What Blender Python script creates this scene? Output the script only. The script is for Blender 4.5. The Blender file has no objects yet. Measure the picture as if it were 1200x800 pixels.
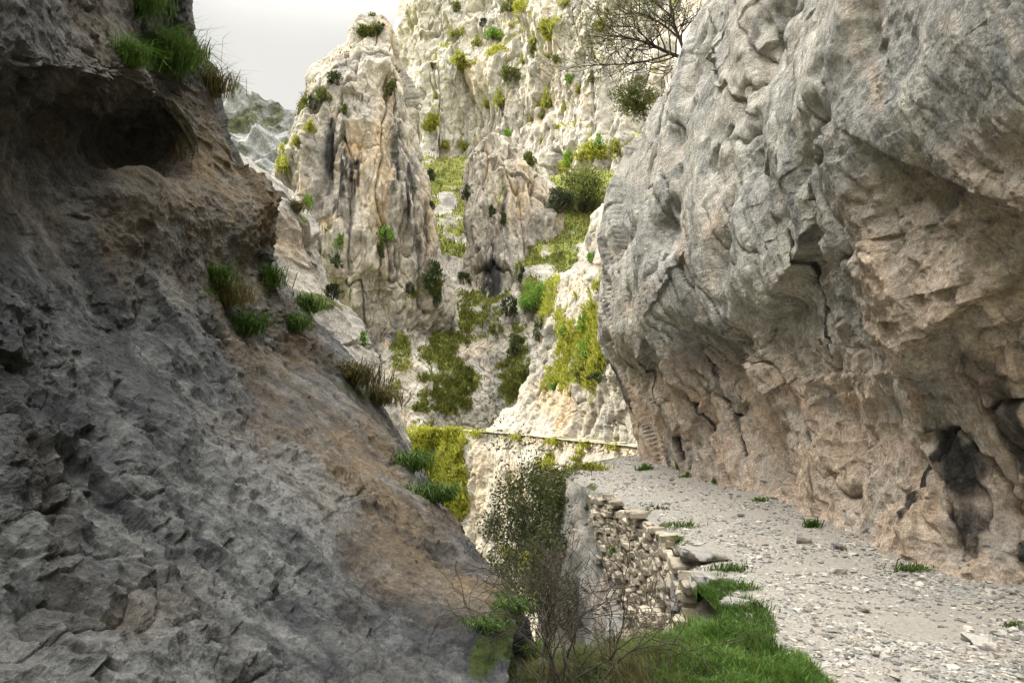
import bpy, math, random, time
import numpy as np
from concurrent.futures import ThreadPoolExecutor
T0 = time.time()
F, CX, HY, EYE = 850.0, 600.0, 470.0, 1.6      # focal length in photo pixels, principal column, horizon row, eye height
rng = np.random.default_rng(7); random.seed(7)
sc = bpy.context.scene
COL = sc.collection
f4 = np.float32

def W(px, py, d):
    return np.array([(px-CX)/F*d, d, EYE+(HY-py)/F*d])

# ------------------------------------------------------------------ noise
GT = rng.normal(size=(32,32,32,3)).astype(f4); GT /= np.linalg.norm(GT,axis=-1,keepdims=True); GT = GT.reshape(-1,3)
JT = rng.random((32,32,32,3)).astype(f4).reshape(-1,3)
ST = rng.normal(size=(32768,4)).astype(f4)
POOL = ThreadPoolExecutor(4)
def pmap(fn, P, ch=40000):
    P = np.ascontiguousarray(P, dtype=f4)
    parts = list(POOL.map(fn, [P[i:i+ch] for i in range(0,len(P),ch)]))
    if isinstance(parts[0], tuple): return tuple(np.concatenate(x) for x in zip(*parts))
    return np.concatenate(parts)
def _perlin(p):
    i = np.floor(p).astype(np.int32); f = p-i; u = f*f*f*(f*(f*6-15)+10)
    i &= 31; j = (i+1)&31; g = 1-f*0
    r = 0
    X=(i[:,0]*1024,j[:,0]*1024); Y=(i[:,1]*32,j[:,1]*32); Z=(i[:,2],j[:,2])
    wx=(1-u[:,0],u[:,0]); wy=(1-u[:,1],u[:,1]); wz=(1-u[:,2],u[:,2])
    fx=(f[:,0],f[:,0]-1); fy=(f[:,1],f[:,1]-1); fz=(f[:,2],f[:,2]-1)
    for a in (0,1):
        for b in (0,1):
            for c in (0,1):
                G = GT[X[a]+Y[b]+Z[c]]
                r = r + wx[a]*wy[b]*wz[c]*(G[:,0]*fx[a]+G[:,1]*fy[b]+G[:,2]*fz[c])
    return r*1.6
def perlin(P): return pmap(_perlin, P)
def fbm(P, octv=5, gain=.5, lac=2.03, ridged=False):
    def fn(p):
        a=1.; s=0; t=0
        for k in range(octv):
            n=_perlin(p+k*7.31)
            if ridged: n=1-2*np.abs(n)
            s=s+a*n; t+=a; a*=gain; p=p*f4(lac)
        return s/t
    return pmap(fn, P)
def facets(P, full=False, k=.9):
    """conchoidal broken-rock relief: lower envelope of randomly tilted shallow scallops with sharp crests. returns (offset, crack 0..1)"""
    def fn(p):
        b = np.floor(p-(0 if full else .5)).astype(np.int32); R_=(-1,0,1) if full else (0,1)
        n=len(p); h1=np.full(n,9.,f4); h2=np.full(n,9.,f4)
        for a in R_:
            for c in R_:
                for e in R_:
                    q=b+np.array([a,c,e],np.int32); h=((q[:,0]&31)*1024+(q[:,1]&31)*32+(q[:,2]&31))
                    v=p-(q+.1+.8*JT[h]); s=ST[h]
                    d=f4(k)*np.einsum('ij,ij->i',v,v)+.26*np.clip(s[:,3],-1.3,1.3)+.42*np.einsum('ij,ij->i',s[:,:3],v)
                    h2=np.minimum(h2,np.maximum(h1,d)); h1=np.minimum(h1,d)
        return (1.9*(h1-.05+.12*(.9-k))).astype(f4), (.22*np.exp(-(h2-h1)*9)).astype(f4)
    return pmap(fn, P)
def cracks(P,w=.05,octv=3):
    return np.exp(-np.abs(fbm(P,octv))/f4(w))
def rot(ax, deg):
    a=math.radians(deg); c,s=math.cos(a),math.sin(a)
    return np.array({'x':[[1,0,0],[0,c,-s],[0,s,c]],'y':[[c,0,s],[0,1,0],[-s,0,c]],'z':[[c,-s,0],[s,c,0],[0,0,1]]}[ax],f4)
def sstep(a,b,x):
    t=np.clip((x-a)/(b-a),0,1); return t*t*(3-2*t)

# ------------------------------------------------------------------ mesh helpers
def raw_mesh(name, V, faces, mat, parent=None, smooth=True, attr=None):
    """faces: list of (n,k) int arrays"""
    me=bpy.data.meshes.new(name)
    V=np.ascontiguousarray(V,dtype=f4)
    me.vertices.add(len(V)); me.vertices.foreach_set('co',V.ravel())
    loops=np.concatenate([f.ravel() for f in faces]).astype(np.int32)
    cnt=np.concatenate([np.full(len(f),f.shape[1],np.int32) for f in faces])
    st=np.concatenate([[0],np.cumsum(cnt)[:-1]]).astype(np.int32)
    me.loops.add(len(loops)); me.loops.foreach_set('vertex_index',loops)
    me.polygons.add(len(cnt)); me.polygons.foreach_set('loop_start',st)
    me.update(calc_edges=True)
    me.polygons.foreach_set('use_smooth',np.full(len(cnt),smooth))
    if attr is not None:
        a=me.color_attributes.new('mask','FLOAT_COLOR','POINT'); a.data.foreach_set('color',np.ascontiguousarray(attr,dtype=f4).ravel())
    me.materials.append(mat)
    o=bpy.data.objects.new(name,me); COL.objects.link(o)
    if parent: o.parent=parent
    return o
def tag(o,label,cat,group=None,kind=None):
    o['label']=label; o['category']=cat
    if group: o['group']=group
    if kind: o['kind']=kind
    return o
def empty(name,loc=(0,0,0)):
    o=bpy.data.objects.new(name,None); COL.objects.link(o); o.location=loc; o.empty_display_size=.2; return o

ZB=np.full((1400,2000),1e9,f4)                 # where the built surfaces stand, used to set plants down on real ground
def zadd(V):
    V=V.reshape(-1,3); m=V[:,1]>.5; V=V[m]
    px=np.round((V[:,0]/V[:,1]*F+CX)).astype(int)+400; py=np.round(HY-(V[:,2]-EYE)/V[:,1]*F).astype(int)+300
    k=(px>=0)&(px<2000)&(py>=0)&(py<1400)
    np.minimum.at(ZB,(py[k],px[k]),V[k,1].astype(f4))
def at(px,py,r=2):
    b=ZB[int(py)+300-r:int(py)+301+r,int(px)+400-r:int(px)+401+r]; return W(px,py,float(np.median(b[b<1e8])) if (b<1e8).any() else 60.)

def cr_matrix(n_ctrl, t):
    M=np.zeros((len(t),n_ctrl)); i=np.clip(np.floor(t).astype(int),0,n_ctrl-2); f=t-i
    w=[-.5*f+f**2-.5*f**3, 1-2.5*f**2+1.5*f**3, .5*f+2*f**2-1.5*f**3, -.5*f**2+.5*f**3]
    for k in range(4):
        np.add.at(M,(np.arange(len(t)),np.clip(i+k-1,0,n_ctrl-1)),w[k])
    return M
def samples(seg):
    """seg: number of samples in every control interval"""
    return np.concatenate([k+np.arange(n)/n for k,n in enumerate(seg)]+[[len(seg)]])
def patch(ctrl, segr, segc):
    C=np.array(ctrl,float); A=cr_matrix(C.shape[0],samples(segr)); B=cr_matrix(C.shape[1],samples(segc))
    return np.einsum('ri,ijk,cj->rck',A,C,B)
def grid_normals(G, out, wrap=False):
    du=np.gradient(G,axis=0)
    if wrap:
        dv=(np.roll(G,-1,1)-np.roll(G,1,1))/2
    else: dv=np.gradient(G,axis=1)
    n=np.cross(du,dv); n/=np.linalg.norm(n,axis=-1,keepdims=True)+1e-9
    if np.mean(np.einsum('rck,rck->rc',n,out-G))<0: n=-n
    return n
def grid_faces(r,c,wrap=False):
    I=np.arange(r*c).reshape(r,c)
    if wrap: I=np.concatenate([I,I[:,:1]],1)
    return np.stack([I[:-1,:-1],I[:-1,1:],I[1:,1:],I[1:,:-1]],-1).reshape(-1,4)
def rock(name, G, out, relief, mat, masks=None, wrap=False, label=None, cat='cliff', parent=None, kind='structure', z=True):
    """displace the smooth base grid G along its normals with relief(P)->(d) and link it"""
    G=np.asarray(G,float); N=grid_normals(G,np.asarray(out,float),wrap); P=G.reshape(-1,3); n=N.reshape(-1,3)
    d=relief(P.astype(f4),n)
    V=P+n*d[:,None]
    g2=grid_normals(V.reshape(G.shape),np.asarray(out,float),wrap).reshape(-1,3)
    A=np.zeros((len(V),4),f4); A[:,3]=1
    if masks: masks(V.astype(f4),g2.astype(f4),A)
    fc=grid_faces(G.shape[0],G.shape[1],wrap)
    # face winding so that normals point outwards
    v=V[fc[:2000:7]] if len(fc)>2000 else V[fc]
    fn=np.cross(v[:,1]-v[:,0],v[:,3]-v[:,0]); sgn=np.einsum('ij,ij->i',fn,n[fc[:2000:7,0]] if len(fc)>2000 else n[fc[:,0]])
    if np.sum(sgn)<0: fc=fc[:,::-1]
    o=raw_mesh(name,V,[fc],mat,parent,attr=A)
    if label: tag(o,label,cat,kind=kind)
    if z: zadd(V)
    print('%-22s %8d verts  %.1fs'%(name,len(V),time.time()-T0))
    return o,V,g2,A
def blob(V, items, noise=None):
    """soft union of world-space ellipsoids; item: (px,py,d,rx_px,ry_px[,strength])"""
    r=np.zeros(len(V),f4)
    dm=float(np.median([q[2] for q in items])); k=f4(17./dm); wx=fbm(V*k+11,5,.6); wz=fbm(V*k+37,5,.6)
    for it in items:
        px,py,d,rx,ry=it[:5]; s=it[5] if len(it)>5 else 1
        c=W(px,py,d); ax,az=rx*d/F,ry*d/F; ay=max(ax,az)*1.6+.05*d
        q=((V[:,0]-c[0])/ax+.9*wx)**2+((V[:,1]-c[1])/ay)**2+((V[:,2]-c[2])/az+.9*wz)**2
        r=np.maximum(r,s*np.exp(-.8*q).astype(f4))
    return r
def aniso(P, sx,sy,sz, R=None, off=0):
    q=P if R is None else P@R.T
    return (q/np.array([sx,sy,sz],f4)+f4(off)).astype(f4)

# ------------------------------------------------------------------ node materials
class NT:
    def __init__(s,name):
        s.m=bpy.data.materials.new(name); s.m.use_nodes=True; s.t=s.m.node_tree; s.b=s.t.nodes['Principled BSDF']
        s.b.inputs['Specular IOR Level'].default_value=.25
    def n(s,typ,**k):
        x=s.t.nodes.new(typ)
        for a,b in k.items(): setattr(x,a,b)
        return x
    def l(s,a,b): s.t.links.new(a,b)
    def coord(s,scale=(1,1,1),rotd=(0,0,0),kind='Object'):
        tc=s.n('ShaderNodeTexCoord'); mp=s.n('ShaderNodeMapping'); mp.inputs['Scale'].default_value=scale
        mp.inputs['Rotation'].default_value=[math.radians(a) for a in rotd]; s.l(tc.outputs[kind],mp.inputs[0]); return mp.outputs[0]
    def noise(s,scale,detail=6,rough=.55,vec=None,dist=0):
        x=s.n('ShaderNodeTexNoise'); x.inputs['Scale'].default_value=scale; x.inputs['Detail'].default_value=detail
        x.inputs['Roughness'].default_value=rough; x.inputs['Distortion'].default_value=dist
        if vec is not None: s.l(vec,x.inputs['Vector'])
        return x.outputs['Fac']
    def ramp(s,fac,stops):
        r=s.n('ShaderNodeValToRGB'); e=r.color_ramp.elements
        while len(e)<len(stops): e.new(.5)
        for i,(p,c) in enumerate(stops):
            e[i].position=p; e[i].color=(*c,1) if isinstance(c,tuple) else (c,c,c,1)
        s.l(fac,r.inputs[0]); return r.outputs[0]
    def mix(s,fac,a,b,blend='MIX'):
        x=s.n('ShaderNodeMix',data_type='RGBA',blend_type=blend)
        for k,v in ((0,fac),(6,a),(7,b)):
            if isinstance(v,(int,float)): x.inputs[k].default_value=v
            elif isinstance(v,tuple): x.inputs[k].default_value=(*v,1)
            else: s.l(v,x.inputs[k])
        return x.outputs[2]
    def math(s,op,a,b=None,c=None):
        x=s.n('ShaderNodeMath',operation=op)
        for k,v in enumerate((a,b,c)):
            if v is None: continue
            if isinstance(v,(int,float)): x.inputs[k].default_value=v
            else: s.l(v,x.inputs[k])
        return x.outputs[0]
    def attr(s):
        a=s.n('ShaderNodeAttribute',attribute_name='mask'); sp=s.n('ShaderNodeSeparateColor'); s.l(a.outputs['Color'],sp.inputs[0])
        return sp.outputs[0],sp.outputs[1],sp.outputs[2],a.outputs['Alpha']
    def bump(s,h,strength,dist,prev=None):
        b=s.n('ShaderNodeBump'); b.inputs['Strength'].default_value=strength; b.inputs['Distance'].default_value=dist; s.l(h,b.inputs['Height'])
        if prev is not None: s.l(prev,b.inputs['Normal'])
        return b.outputs[0]
    def done(s,col,rough=.9,normal=None):
        s.l(col,s.b.inputs['Base Color']); s.b.inputs['Roughness'].default_value=rough
        if normal is not None: s.l(normal,s.b.inputs['Normal'])
        return s.m
def rock_mat(name, S, dark, mid, light, warm, stain=(.035,.034,.033), green=((.045,.06,.014),(.11,.115,.028)), bump=1., streak=(1,1,.16), rotd=(0,0,0), con=1.):
    t=NT(name); c=t.coord(); cs=t.coord(streak,rotd)
    gr,st,wm,_=t.attr()
    base=t.ramp(t.noise(.5/S,10,.66,c,.3),[(.36,dark),(.5,mid),(.64,light)])
    sk=t.noise(1.5/S,9,.66,cs,.4)
    base=t.mix(t.ramp(sk,[(.5,0.),(.62,.8)]),base,light)
    base=t.mix(t.ramp(t.noise(2.6/S,8,.65,cs,.6),[(.36,.85),(.46,0.)]),base,dark)
    wf=t.math('MULTIPLY',wm,t.ramp(t.noise(1.3/S,9,.7,c,.5),[(.36,.15),(.56,1.)]))
    base=t.mix(wf,base,warm)
    base=t.mix(t.ramp(t.noise(3.4/S,10,.72,c,.3),[(.56,0.),(.64,.5)]),base,light)
    base=t.mix(t.math('MULTIPLY',st,t.ramp(sk,[(.36,.3),(.5,1.)])),base,stain)
    fine=t.noise(9/S,9,.74,c); f2=t.noise(38/S,6,.75,c)
    base=t.mix(.8*con,base,t.ramp(fine,[(.33,.5),(.67,1.42)]),'MULTIPLY')
    base=t.mix(.6*con,base,t.ramp(f2,[(.32,.38),(.68,1.62)]),'MULTIPLY')
    gn=t.math('ADD',gr,t.math('MULTIPLY',t.math('SUBTRACT',t.noise(4.5/S,10,.75,c),.5),1.25))
    gcol=t.ramp(t.noise(6/S,8,.7,c),[(.36,green[0]),(.64,green[1])])
    base=t.mix(t.ramp(gn,[(.47,0.),(.6,1.)]),base,gcol)
    h=t.math('ADD',t.math('MULTIPLY',t.noise(4/S,10,.72,cs),.9),t.math('ADD',t.math('MULTIPLY',fine,.5),t.math('MULTIPLY',f2,.22)))
    nb=t.bump(h,.9*bump,.085*S)
    return t.done(base,.92,nb)
def plain(name,a,b,scale=3,rough=.8,trans=0,spec=.25):
    t=NT(name); c=t.ramp(t.noise(scale,4,.6,t.coord(kind='Object')),[(.35,a),(.65,b)])
    oi=t.n('ShaderNodeObjectInfo')
    c=t.mix(1.,c,t.ramp(oi.outputs['Random'],[(0.,.78),(1.,1.2)]),'MULTIPLY')
    t.b.inputs['Specular IOR Level'].default_value=spec
    m=t.done(c,rough)
    if trans:
        tr=t.n('ShaderNodeBsdfTranslucent'); t.l(c,tr.inputs[0]); mx=t.n('ShaderNodeMixShader'); mx.inputs[0].default_value=trans
        out=t.t.nodes['Material Output']; t.l(t.b.outputs[0],mx.inputs[1]); t.l(tr.outputs[0],mx.inputs[2]); t.l(mx.outputs[0],out.inputs[0])
    return m

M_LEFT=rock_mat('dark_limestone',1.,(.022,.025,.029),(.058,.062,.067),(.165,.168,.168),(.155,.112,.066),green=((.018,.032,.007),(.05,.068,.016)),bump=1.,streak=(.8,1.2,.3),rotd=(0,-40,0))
M_RIGHT=rock_mat('grey_limestone',1.3,(.235,.238,.238),(.40,.388,.36),(.56,.53,.475),(.61,.475,.365),bump=1.1)
M_BUTT=rock_mat('buttress_limestone',2.,(.18,.178,.17),(.3,.29,.265),(.42,.4,.36),(.3,.22,.13),streak=(.8,1,.4),rotd=(0,-35,0))
M_PIN=rock_mat('pinnacle_limestone',2.8,(.17,.165,.155),(.30,.275,.235),(.44,.4,.335),(.44,.31,.17),green=((.06,.08,.018),(.15,.16,.035)))
M_FAR=rock_mat('pale_limestone',3.8,(.24,.232,.215),(.40,.375,.325),(.54,.51,.45),(.5,.39,.26),green=((.09,.105,.02),(.22,.21,.04)))
M_SLOPE=rock_mat('slope_limestone',2.1,(.165,.16,.147),(.29,.272,.236),(.41,.385,.335),(.44,.32,.19),green=((.085,.105,.022),(.22,.225,.05)))
M_HAZY_HILL=rock_mat('hill_limestone',22.,(.14,.148,.155),(.22,.222,.222),(.30,.297,.29),(.2,.17,.12),green=((.035,.045,.028),(.10,.105,.05)))  # bluish grey: distance haze put into the rock colour

# ================================================================== THE GORGE
# ---- near cliff on the left
L=[[(-300,-250,3.2),(-100,-250,3.6),(0,-250,4.),(90,-250,5.),(160,-250,6.),(210,-250,7.),(250,-250,8.),(230,-250,11),(180,-250,15)],
 [(-300,0,2.8),(-100,0,3.2),(40,0,3.8),(110,0,4.6),(160,0,5.6),(205,0,6.6),(240,0,7.6),(196,0,9.6),(150,0,14)],
 [(-300,70,2.75),(-100,70,3.1),(20,70,3.6),(110,80,4.3),(165,85,5.3),(215,75,6.6),(258,68,7.8),(212,68,9.8),(170,68,14.5)],
 [(-300,120,2.85),(-100,120,3.15),(20,125,3.7),(110,118,4.6),(170,120,5.8),(225,122,6.8),(276,118,8.0),(230,118,10),(190,118,15)],
 [(-300,170,3.2),(-100,170,3.6),(20,165,4.2),(110,165,5.7),(172,165,7.0),(240,172,7.0),(298,175,8.2),(255,172,10.5),(215,172,16)],
 [(-300,240,3.0),(-100,240,3.3),(0,235,3.9),(90,225,4.9),(180,212,5.9),(260,235,6.8),(324,235,8.4),(290,235,11),(250,235,17)],
 [(-300,330,2.7),(-100,330,3.0),(0,330,3.6),(100,330,4.6),(190,330,5.8),(265,330,6.9),(329,325,8.5),(326,325,12.6),(300,335,18)],
 [(-300,420,2.4),(-100,420,2.8),(0,420,3.3),(110,420,4.2),(220,420,5.4),(320,425,7.0),(405,415,9.2),(402,425,13),(370,430,18)],
 [(-300,510,2.2),(-100,510,2.6),(0,510,3.0),(130,510,3.8),(260,510,4.9),(370,510,6.2),(470,515,8.4),(465,525,12),(430,530,17)],
 [(-300,600,2.0),(-100,600,2.4),(0,600,2.8),(150,600,3.5),(300,600,4.4),(430,600,5.6),(533,605,7.2),(532,625,10),(500,640,15)],
 [(-300,700,1.9),(-100,700,2.2),(0,700,2.6),(170,700,3.1),(330,700,3.9),(490,700,4.9),(606,700,5.8),(590,740,7.5),(540,800,12)],
 [(-300,800,1.8),(-100,800,2.0),(0,800,2.3),(180,800,2.8),(350,800,3.4),(520,800,4.1),(640,800,4.6),(650,890,6.0),(600,1000,9)],
 [(-300,1050,1.5),(-100,1050,1.7),(0,1050,1.9),(200,1050,2.3),(380,1050,2.7),(560,1050,3.0),(700,1050,3.2),(690,1180,4.6),(650,1300,7)]]
L=[[W(*p) for p in r] for r in L]
G=patch(L,[40,70,60,50,60,80,100,100,100,110,110,60],[14,50,160,170,150,140,160,30])
RL=rot('y',-40)
def rel_left(P,n):
    w=fbm(P*f4(2.2),3); Q=P+np.stack([w,w*.6,-w],1)*f4(.05)
    top=sstep(2.5,3.4,P[:,2]+.3*w); bro=sstep(-.25,.3,fbm(P*f4(.8)+8,3))
    d=.17*fbm(P*f4(.5)+3,3)*(1+.7*top)
    a,c=facets(aniso(Q,1.5,1.1,.7,RL),True,.45); d+=(.075*a-.05*c)*(1+.7*top)
    a,c=facets(aniso(Q,.5,.4,.24,RL,5),True,.5); d+=(.05*a-.02*c)*(.5+.8*bro)
    a,c=facets(aniso(Q,.18,.15,.1,RL,9)); d+=(.026*a-.008*c)*(.55+.8*bro)
    d+=.016*fbm(aniso(P,.5,.5,.2,RL),6,.65,ridged=True)
    d-=(.05*cracks(aniso(P,2.2,2.2,.6,RL,3),.010)+.025*cracks(aniso(P,.7,.7,.5,None,6),.018))*bro
    a,c=facets(aniso(P,.07,.06,.045,RL,2)); d+=.013*a*(.5+bro)
    return d+.02*fbm(P*f4(9.),6,.75)+.02*fbm(aniso(P,.35,.35,.1,RL,4),5,.7)
def mk_left(V,g,A):
    n=fbm(V*f4(.8),4)
    A[:,2]=np.clip(blob(V,[(270,240,7.5,75,120),(250,120,7,60,60,.8),(330,420,7.4,60,50,.8),(420,520,6.8,100,80,1),(500,600,6.2,90,70,1),(560,680,5.6,60,50,.9),(130,270,5,90,40,.5),(140,720,3.2,50,60,.55),(260,190,7,50,60)])+.5*n-.05,0,1)
    A[:,0]=blob(V,[(590,740,5.2,26,55),(565,790,4.6,25,40),(600,700,5.6,20,20),(270,350,7,35,25,.62),(350,370,8.4,26,18,.6),(500,570,7.4,30,25,.55),(430,460,8.6,35,25,.6),(165,60,5,45,25,.6),(240,100,7,30,20,.55)])
    A[:,1]=np.clip(blob(V,[(60,510,3.2,45,30,.5),(30,640,2.6,50,60,.5),(150,150,5.5,60,40,.6)])+.25*n-.05,0,.7)
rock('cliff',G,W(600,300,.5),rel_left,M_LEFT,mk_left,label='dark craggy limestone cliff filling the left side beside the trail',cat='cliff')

# ---- unseen mountain carrying the left cliff upwards, shaped to shade the right cliff
th=np.linspace(0,2*np.pi,140,endpoint=False)
def ring(c,rx,ry,th): return np.stack([c[0]+rx*np.sign(np.cos(th))*np.abs(np.cos(th))**.7,c[1]+ry*np.sign(np.sin(th))*np.abs(np.sin(th))**.7,np.full(len(th),c[2])],-1)
G=np.stack([ring((-31,4,z),19*s,30*s,th) for z,s in [(-20,1.05),(-8,1.03),(0,1),(5,.99),(10,.98),(15,.96),(20,.93),(25,.87),(28.5,.66),(30,.3),(30.5,.02)]])
G=patch(G,[6]*10,[1]*139)
rock('mountain',G,np.array([0,0,10.])+(G-np.array([-30,-2,0]))*5,lambda P,n:1.2*fbm(P*f4(.12),5),M_BUTT,wrap=True,label='grey mountainside rising above and behind the dark left cliff',cat='mountain',z=False)

# ---- the cliff on the right that leans over the trail
BY=np.array([-8,-2,3,5.8,7.2,9.4,11.3,13,15,18,20.2,21.3,22.2,23.0,23.8,24.6]); BX=np.array([4.4,4.4,4.25,4.1,3.85,4.0,4.0,3.8,3.55,3.5,3.5,3.7,4.3,5.6,9,16])
kn=np.arange(len(BY)); STAIN_SHADE=1.12
ts=np.concatenate([np.interp(1/np.linspace(1/3.2,1/20.0,1150),BY,kn),np.linspace(10,15,190)[1:]])
ts=np.concatenate([np.linspace(0,np.interp(3.2,BY,kn),40)[:-1],ts])
Mx=cr_matrix(len(BY),ts); px_,py_=Mx@BX,Mx@BY
zz=np.concatenate([np.linspace(-.5,4.6,560),np.linspace(4.6,14,420)[1:],np.linspace(14,27,60)[1:]])
from_near=np.interp(zz,[-.5,0,.4,1.,1.4,1.7,2.1,3.,4,5,7,10,13,18,27],[-.2,-.08,0,.04,-.02,-.26,-.5,-.7,-.78,-.74,-.45,.2,1.0,2.8,6.5])
from_far=np.interp(zz,[-.5,0,.9,2.1,3.3,4.8,6.8,8,9.3,10.7,13,18,27],[0,0,-.22,-.6,-1.08,-1.1,-.75,-.48,.1,1.35,1.65,3.2,7])
ker=np.ones(9)/9
from_near=np.convolve(np.pad(from_near,4,'edge'),ker,'valid'); from_far=np.convolve(np.pad(from_far,12,'edge'),np.ones(25)/25,'valid')
tx=np.gradient(px_); ty=np.gradient(py_); tl=np.hypot(tx,ty); nx,ny=ty/tl,-tx/tl      # points into the rock (right / back)
bl=sstep(9.5,16.5,py_)
off=from_near[:,None]*(1-bl)+from_far[:,None]*bl
G=np.stack([px_[None]+nx[None]*off,py_[None]+ny[None]*off,np.repeat(zz[:,None],len(px_),1)],-1)
RR=rot('x',28)
def rel_right(P,n):
    z=P[:,2]; y=P[:,1]
    w=fbm(P*f4(.6),4); w2=fbm(P*f4(2.1)+3,3); Q=P+np.stack([w2,w2*.8,w2*.7],1)*f4(.09)
    low=sstep(4.2,2.0,z+.9*w)                        # broken rock low down, smoother water-worn face above
    d=.14*fbm(P*f4(.32)+1,4)*(.3+.7*sstep(.8,2.6,z)); frac=sstep(-.2,.35,fbm(P*f4(.5)+6,3)+.5*low-.1)
    d+=.05*fbm(aniso(Q,.8,.7,3.4,RR),5,.6,ridged=True)
    d+=.018*fbm(aniso(Q,.28,.26,.8,RR,4),5,.65,ridged=True)
    a,c=facets(aniso(Q,1.7,1.3,2.4,RR,2),True,.3); d+=(.27*a-.12*c)*(.3+.7*frac)*(.35+.65*sstep(1.2,2.2,z))
    a,c=facets(aniso(Q,.62,.5,.8,RR,6),True,.35); d+=(.115*a-.05*c)*(.12+.88*frac)
    near=np.clip(9/np.maximum(y,1),0,1)**1.7
    a,c=facets(aniso(Q,.22,.18,.2,None,11),False,.6); d+=(.046*a-.012*c)*(.2+.8*frac)*near; a,c=facets(aniso(P,.085,.075,.08,None,3)); d+=.013*a*(.25+.75*frac)*near**1.5
    d+=.024*fbm(P*f4(3.4),7,.74)*near
    d+=.15*(1-near)*fbm(aniso(Q,.9,.75,4.5,RR,8),5,.6,ridged=True)
    a,c=facets(aniso(Q,2.3,1.9,4.5,None,17)); d+=.42*a*sstep(13,18,y)*sstep(3,6,z)
    d-=.2*cracks(aniso(Q,1.9,1.5,4.2,RR,3),.013)*(.35+.65*frac)+.22*(1-near)*cracks(aniso(Q,1.,.9,5.,RR,13),.05)*sstep(7,4,z)+.04*near*cracks(aniso(Q,.6,.5,.9,RR,1),.04)*(.3+.7*low)
    # long ledge crack running down to the right
    cz=3.59+(y-6.04)*.74+.16*w+.07*w2; m=sstep(7.0,6.2,y)*sstep(2.,3.,y)
    d-=.16*m*sstep(0,-.06,z-cz)*sstep(-1.3,-.5,z-cz)
    for y0,z0,sl,za,zb,am in ((8.3,3.2,-.16,2.2,5.2,.14),(10.4,4.6,.22,2.6,9.,.11),(6.9,5.6,-.1,4.2,8.,.09),(13.6,6.,.3,3.,11.,.12)):
        e=(y-y0)-(z-z0)*sl+.5*w+.16*w2; d+=am*(np.tanh(e/.05)*.5*np.exp(-np.abs(e)/1.1))*sstep(za-.5,za+.4,z)*sstep(zb+.8,zb-.6,z)
    # solution pocket
    for hy,hz,r in ((11.8,5.55,.15),(11.45,5.8,.11),(16.4,5.6,.2),(9.2,4.6,.05)):
        d-=.5*np.exp(-(((y-hy)/r)**2+((z-hz)/(r*1.2))**2)**2)
    return np.where(z<.3,d*(.45+.55*sstep(-.3,.3,z)),d)
def mk_right(V,g,A):
    y,z=V[:,1],V[:,2]; n=fbm(V*f4(.7),5); s=fbm(aniso(V,.35,.35,2.6,RR),4,.6)
    hi=sstep(2.9,1.6,z+.8*n)
    A[:,2]=np.clip(hi*.95+.55*sstep(.05,.5,s+.3*n)*sstep(9,3,z)+.35*sstep(9,14,y)*sstep(.0,.4,n)+.55*sstep(8.5,6.,y)*sstep(3.9,3.2,z+.4*n),0,1)
    st=np.zeros(len(V),f4)
    for (yy,z0,z1,wd,sl,am) in ((6.55,.25,1.25,.17,.25,1),(5.75,.0,1.75,.22,.2,1),(5.35,.2,2.1,.2,.15,1),(7.2,.5,1.0,.05,.1,.9),(12.6,.6,2.4,.08,.5,.95),(13.9,.9,2.6,.08,.5,.9),(15.4,.4,2.4,.1,.5,.95),(17.4,1.2,3.4,.15,.6,.95),(18.8,.6,2.6,.14,.6,.9),(9.9,.4,1.2,.05,.4,.8),(8.9,2.2,3.7,.1,.2,.75)):  # near rows: black water stains; far rows paint the dark of crevices
        ctr=yy+(z-z0)*sl+.3*n
        st=np.maximum(st,am*np.exp(-((y-ctr)/wd)**2)*sstep(z0-.25,z0+.1,z)*sstep(z1+.5,z1-.2,z))
    st=sstep(.3,.72,st+.6*fbm(aniso(V,.5,.5,1.2,RR,2),5,.6)+.25*fbm(V*f4(5),4,.6))
    A[:,1]=np.clip(st*STAIN_SHADE*sstep(-.5,-.1,n+.3*s)+.35*sstep(.35,.6,fbm(aniso(V,.5,.5,3.,RR,4),4)),0,.95)
    print('STAIN',A[(y>5.5)&(y<7)&(z>.3)&(z<1.2),1].mean(),st.max())
    A[:,0]=.62*np.exp(-((z-.05)/.16)**2)*sstep(.1,.4,fbm(V*f4(1.1)+9,3))
rock('cliff',G,np.array([-3.,10,3]),rel_right,M_RIGHT,mk_right,label='tall overhanging grey and tan cliff leaning over the trail on the right',cat='cliff')

# ---- rock buttress behind the left cliff
th=np.linspace(0,2*np.pi,520,endpoint=False)
def tower(rows, segs, n=520, sq=1., back=1.):
    """closed tower; row: (py, px left, px right, depth of axis, depth radius)"""
    C=[]
    t=np.linspace(0,2*np.pi,n,endpoint=False)
    t=t+.35*np.sin(2*t)*0
    for (py,xl,xr,d,ry) in rows:
        c=W((xl+xr)/2,py,d); rx=(xr-xl)/2*d/F
        co,si=np.cos(t),np.sin(t)
        ex=np.sign(co)*np.abs(co)**sq*rx; ey=np.sign(si)*np.abs(si)**sq*ry
        ey=np.where(ey>0,ey*back,ey)
        C.append(np.stack([c[0]+ex,c[1]+ey,np.full(n,c[2])],-1))
    C=np.array(C); A=cr_matrix(len(rows),samples(segs)); return np.einsum('ri,ijk->rjk',A,C)
G=tower([(140,130,235,18,1.2),(190,130,296,18,2.2),(222,130,343,17.6,2.8),(262,130,362,17.2,3.1),(305,130,370,17,3.3),(345,130,386,16.6,3.4),(372,130,412,16.2,3.5),(405,130,434,15.8,3.5),(450,130,452,15.6,3.6),(500,130,472,15.4,3.7),(560,130,492,15.2,3.8),(640,130,520,15,4),(800,130,560,15,4.4)],[20,40,60,60,60,46,46,60,60,60,30,20],1000)
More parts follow.
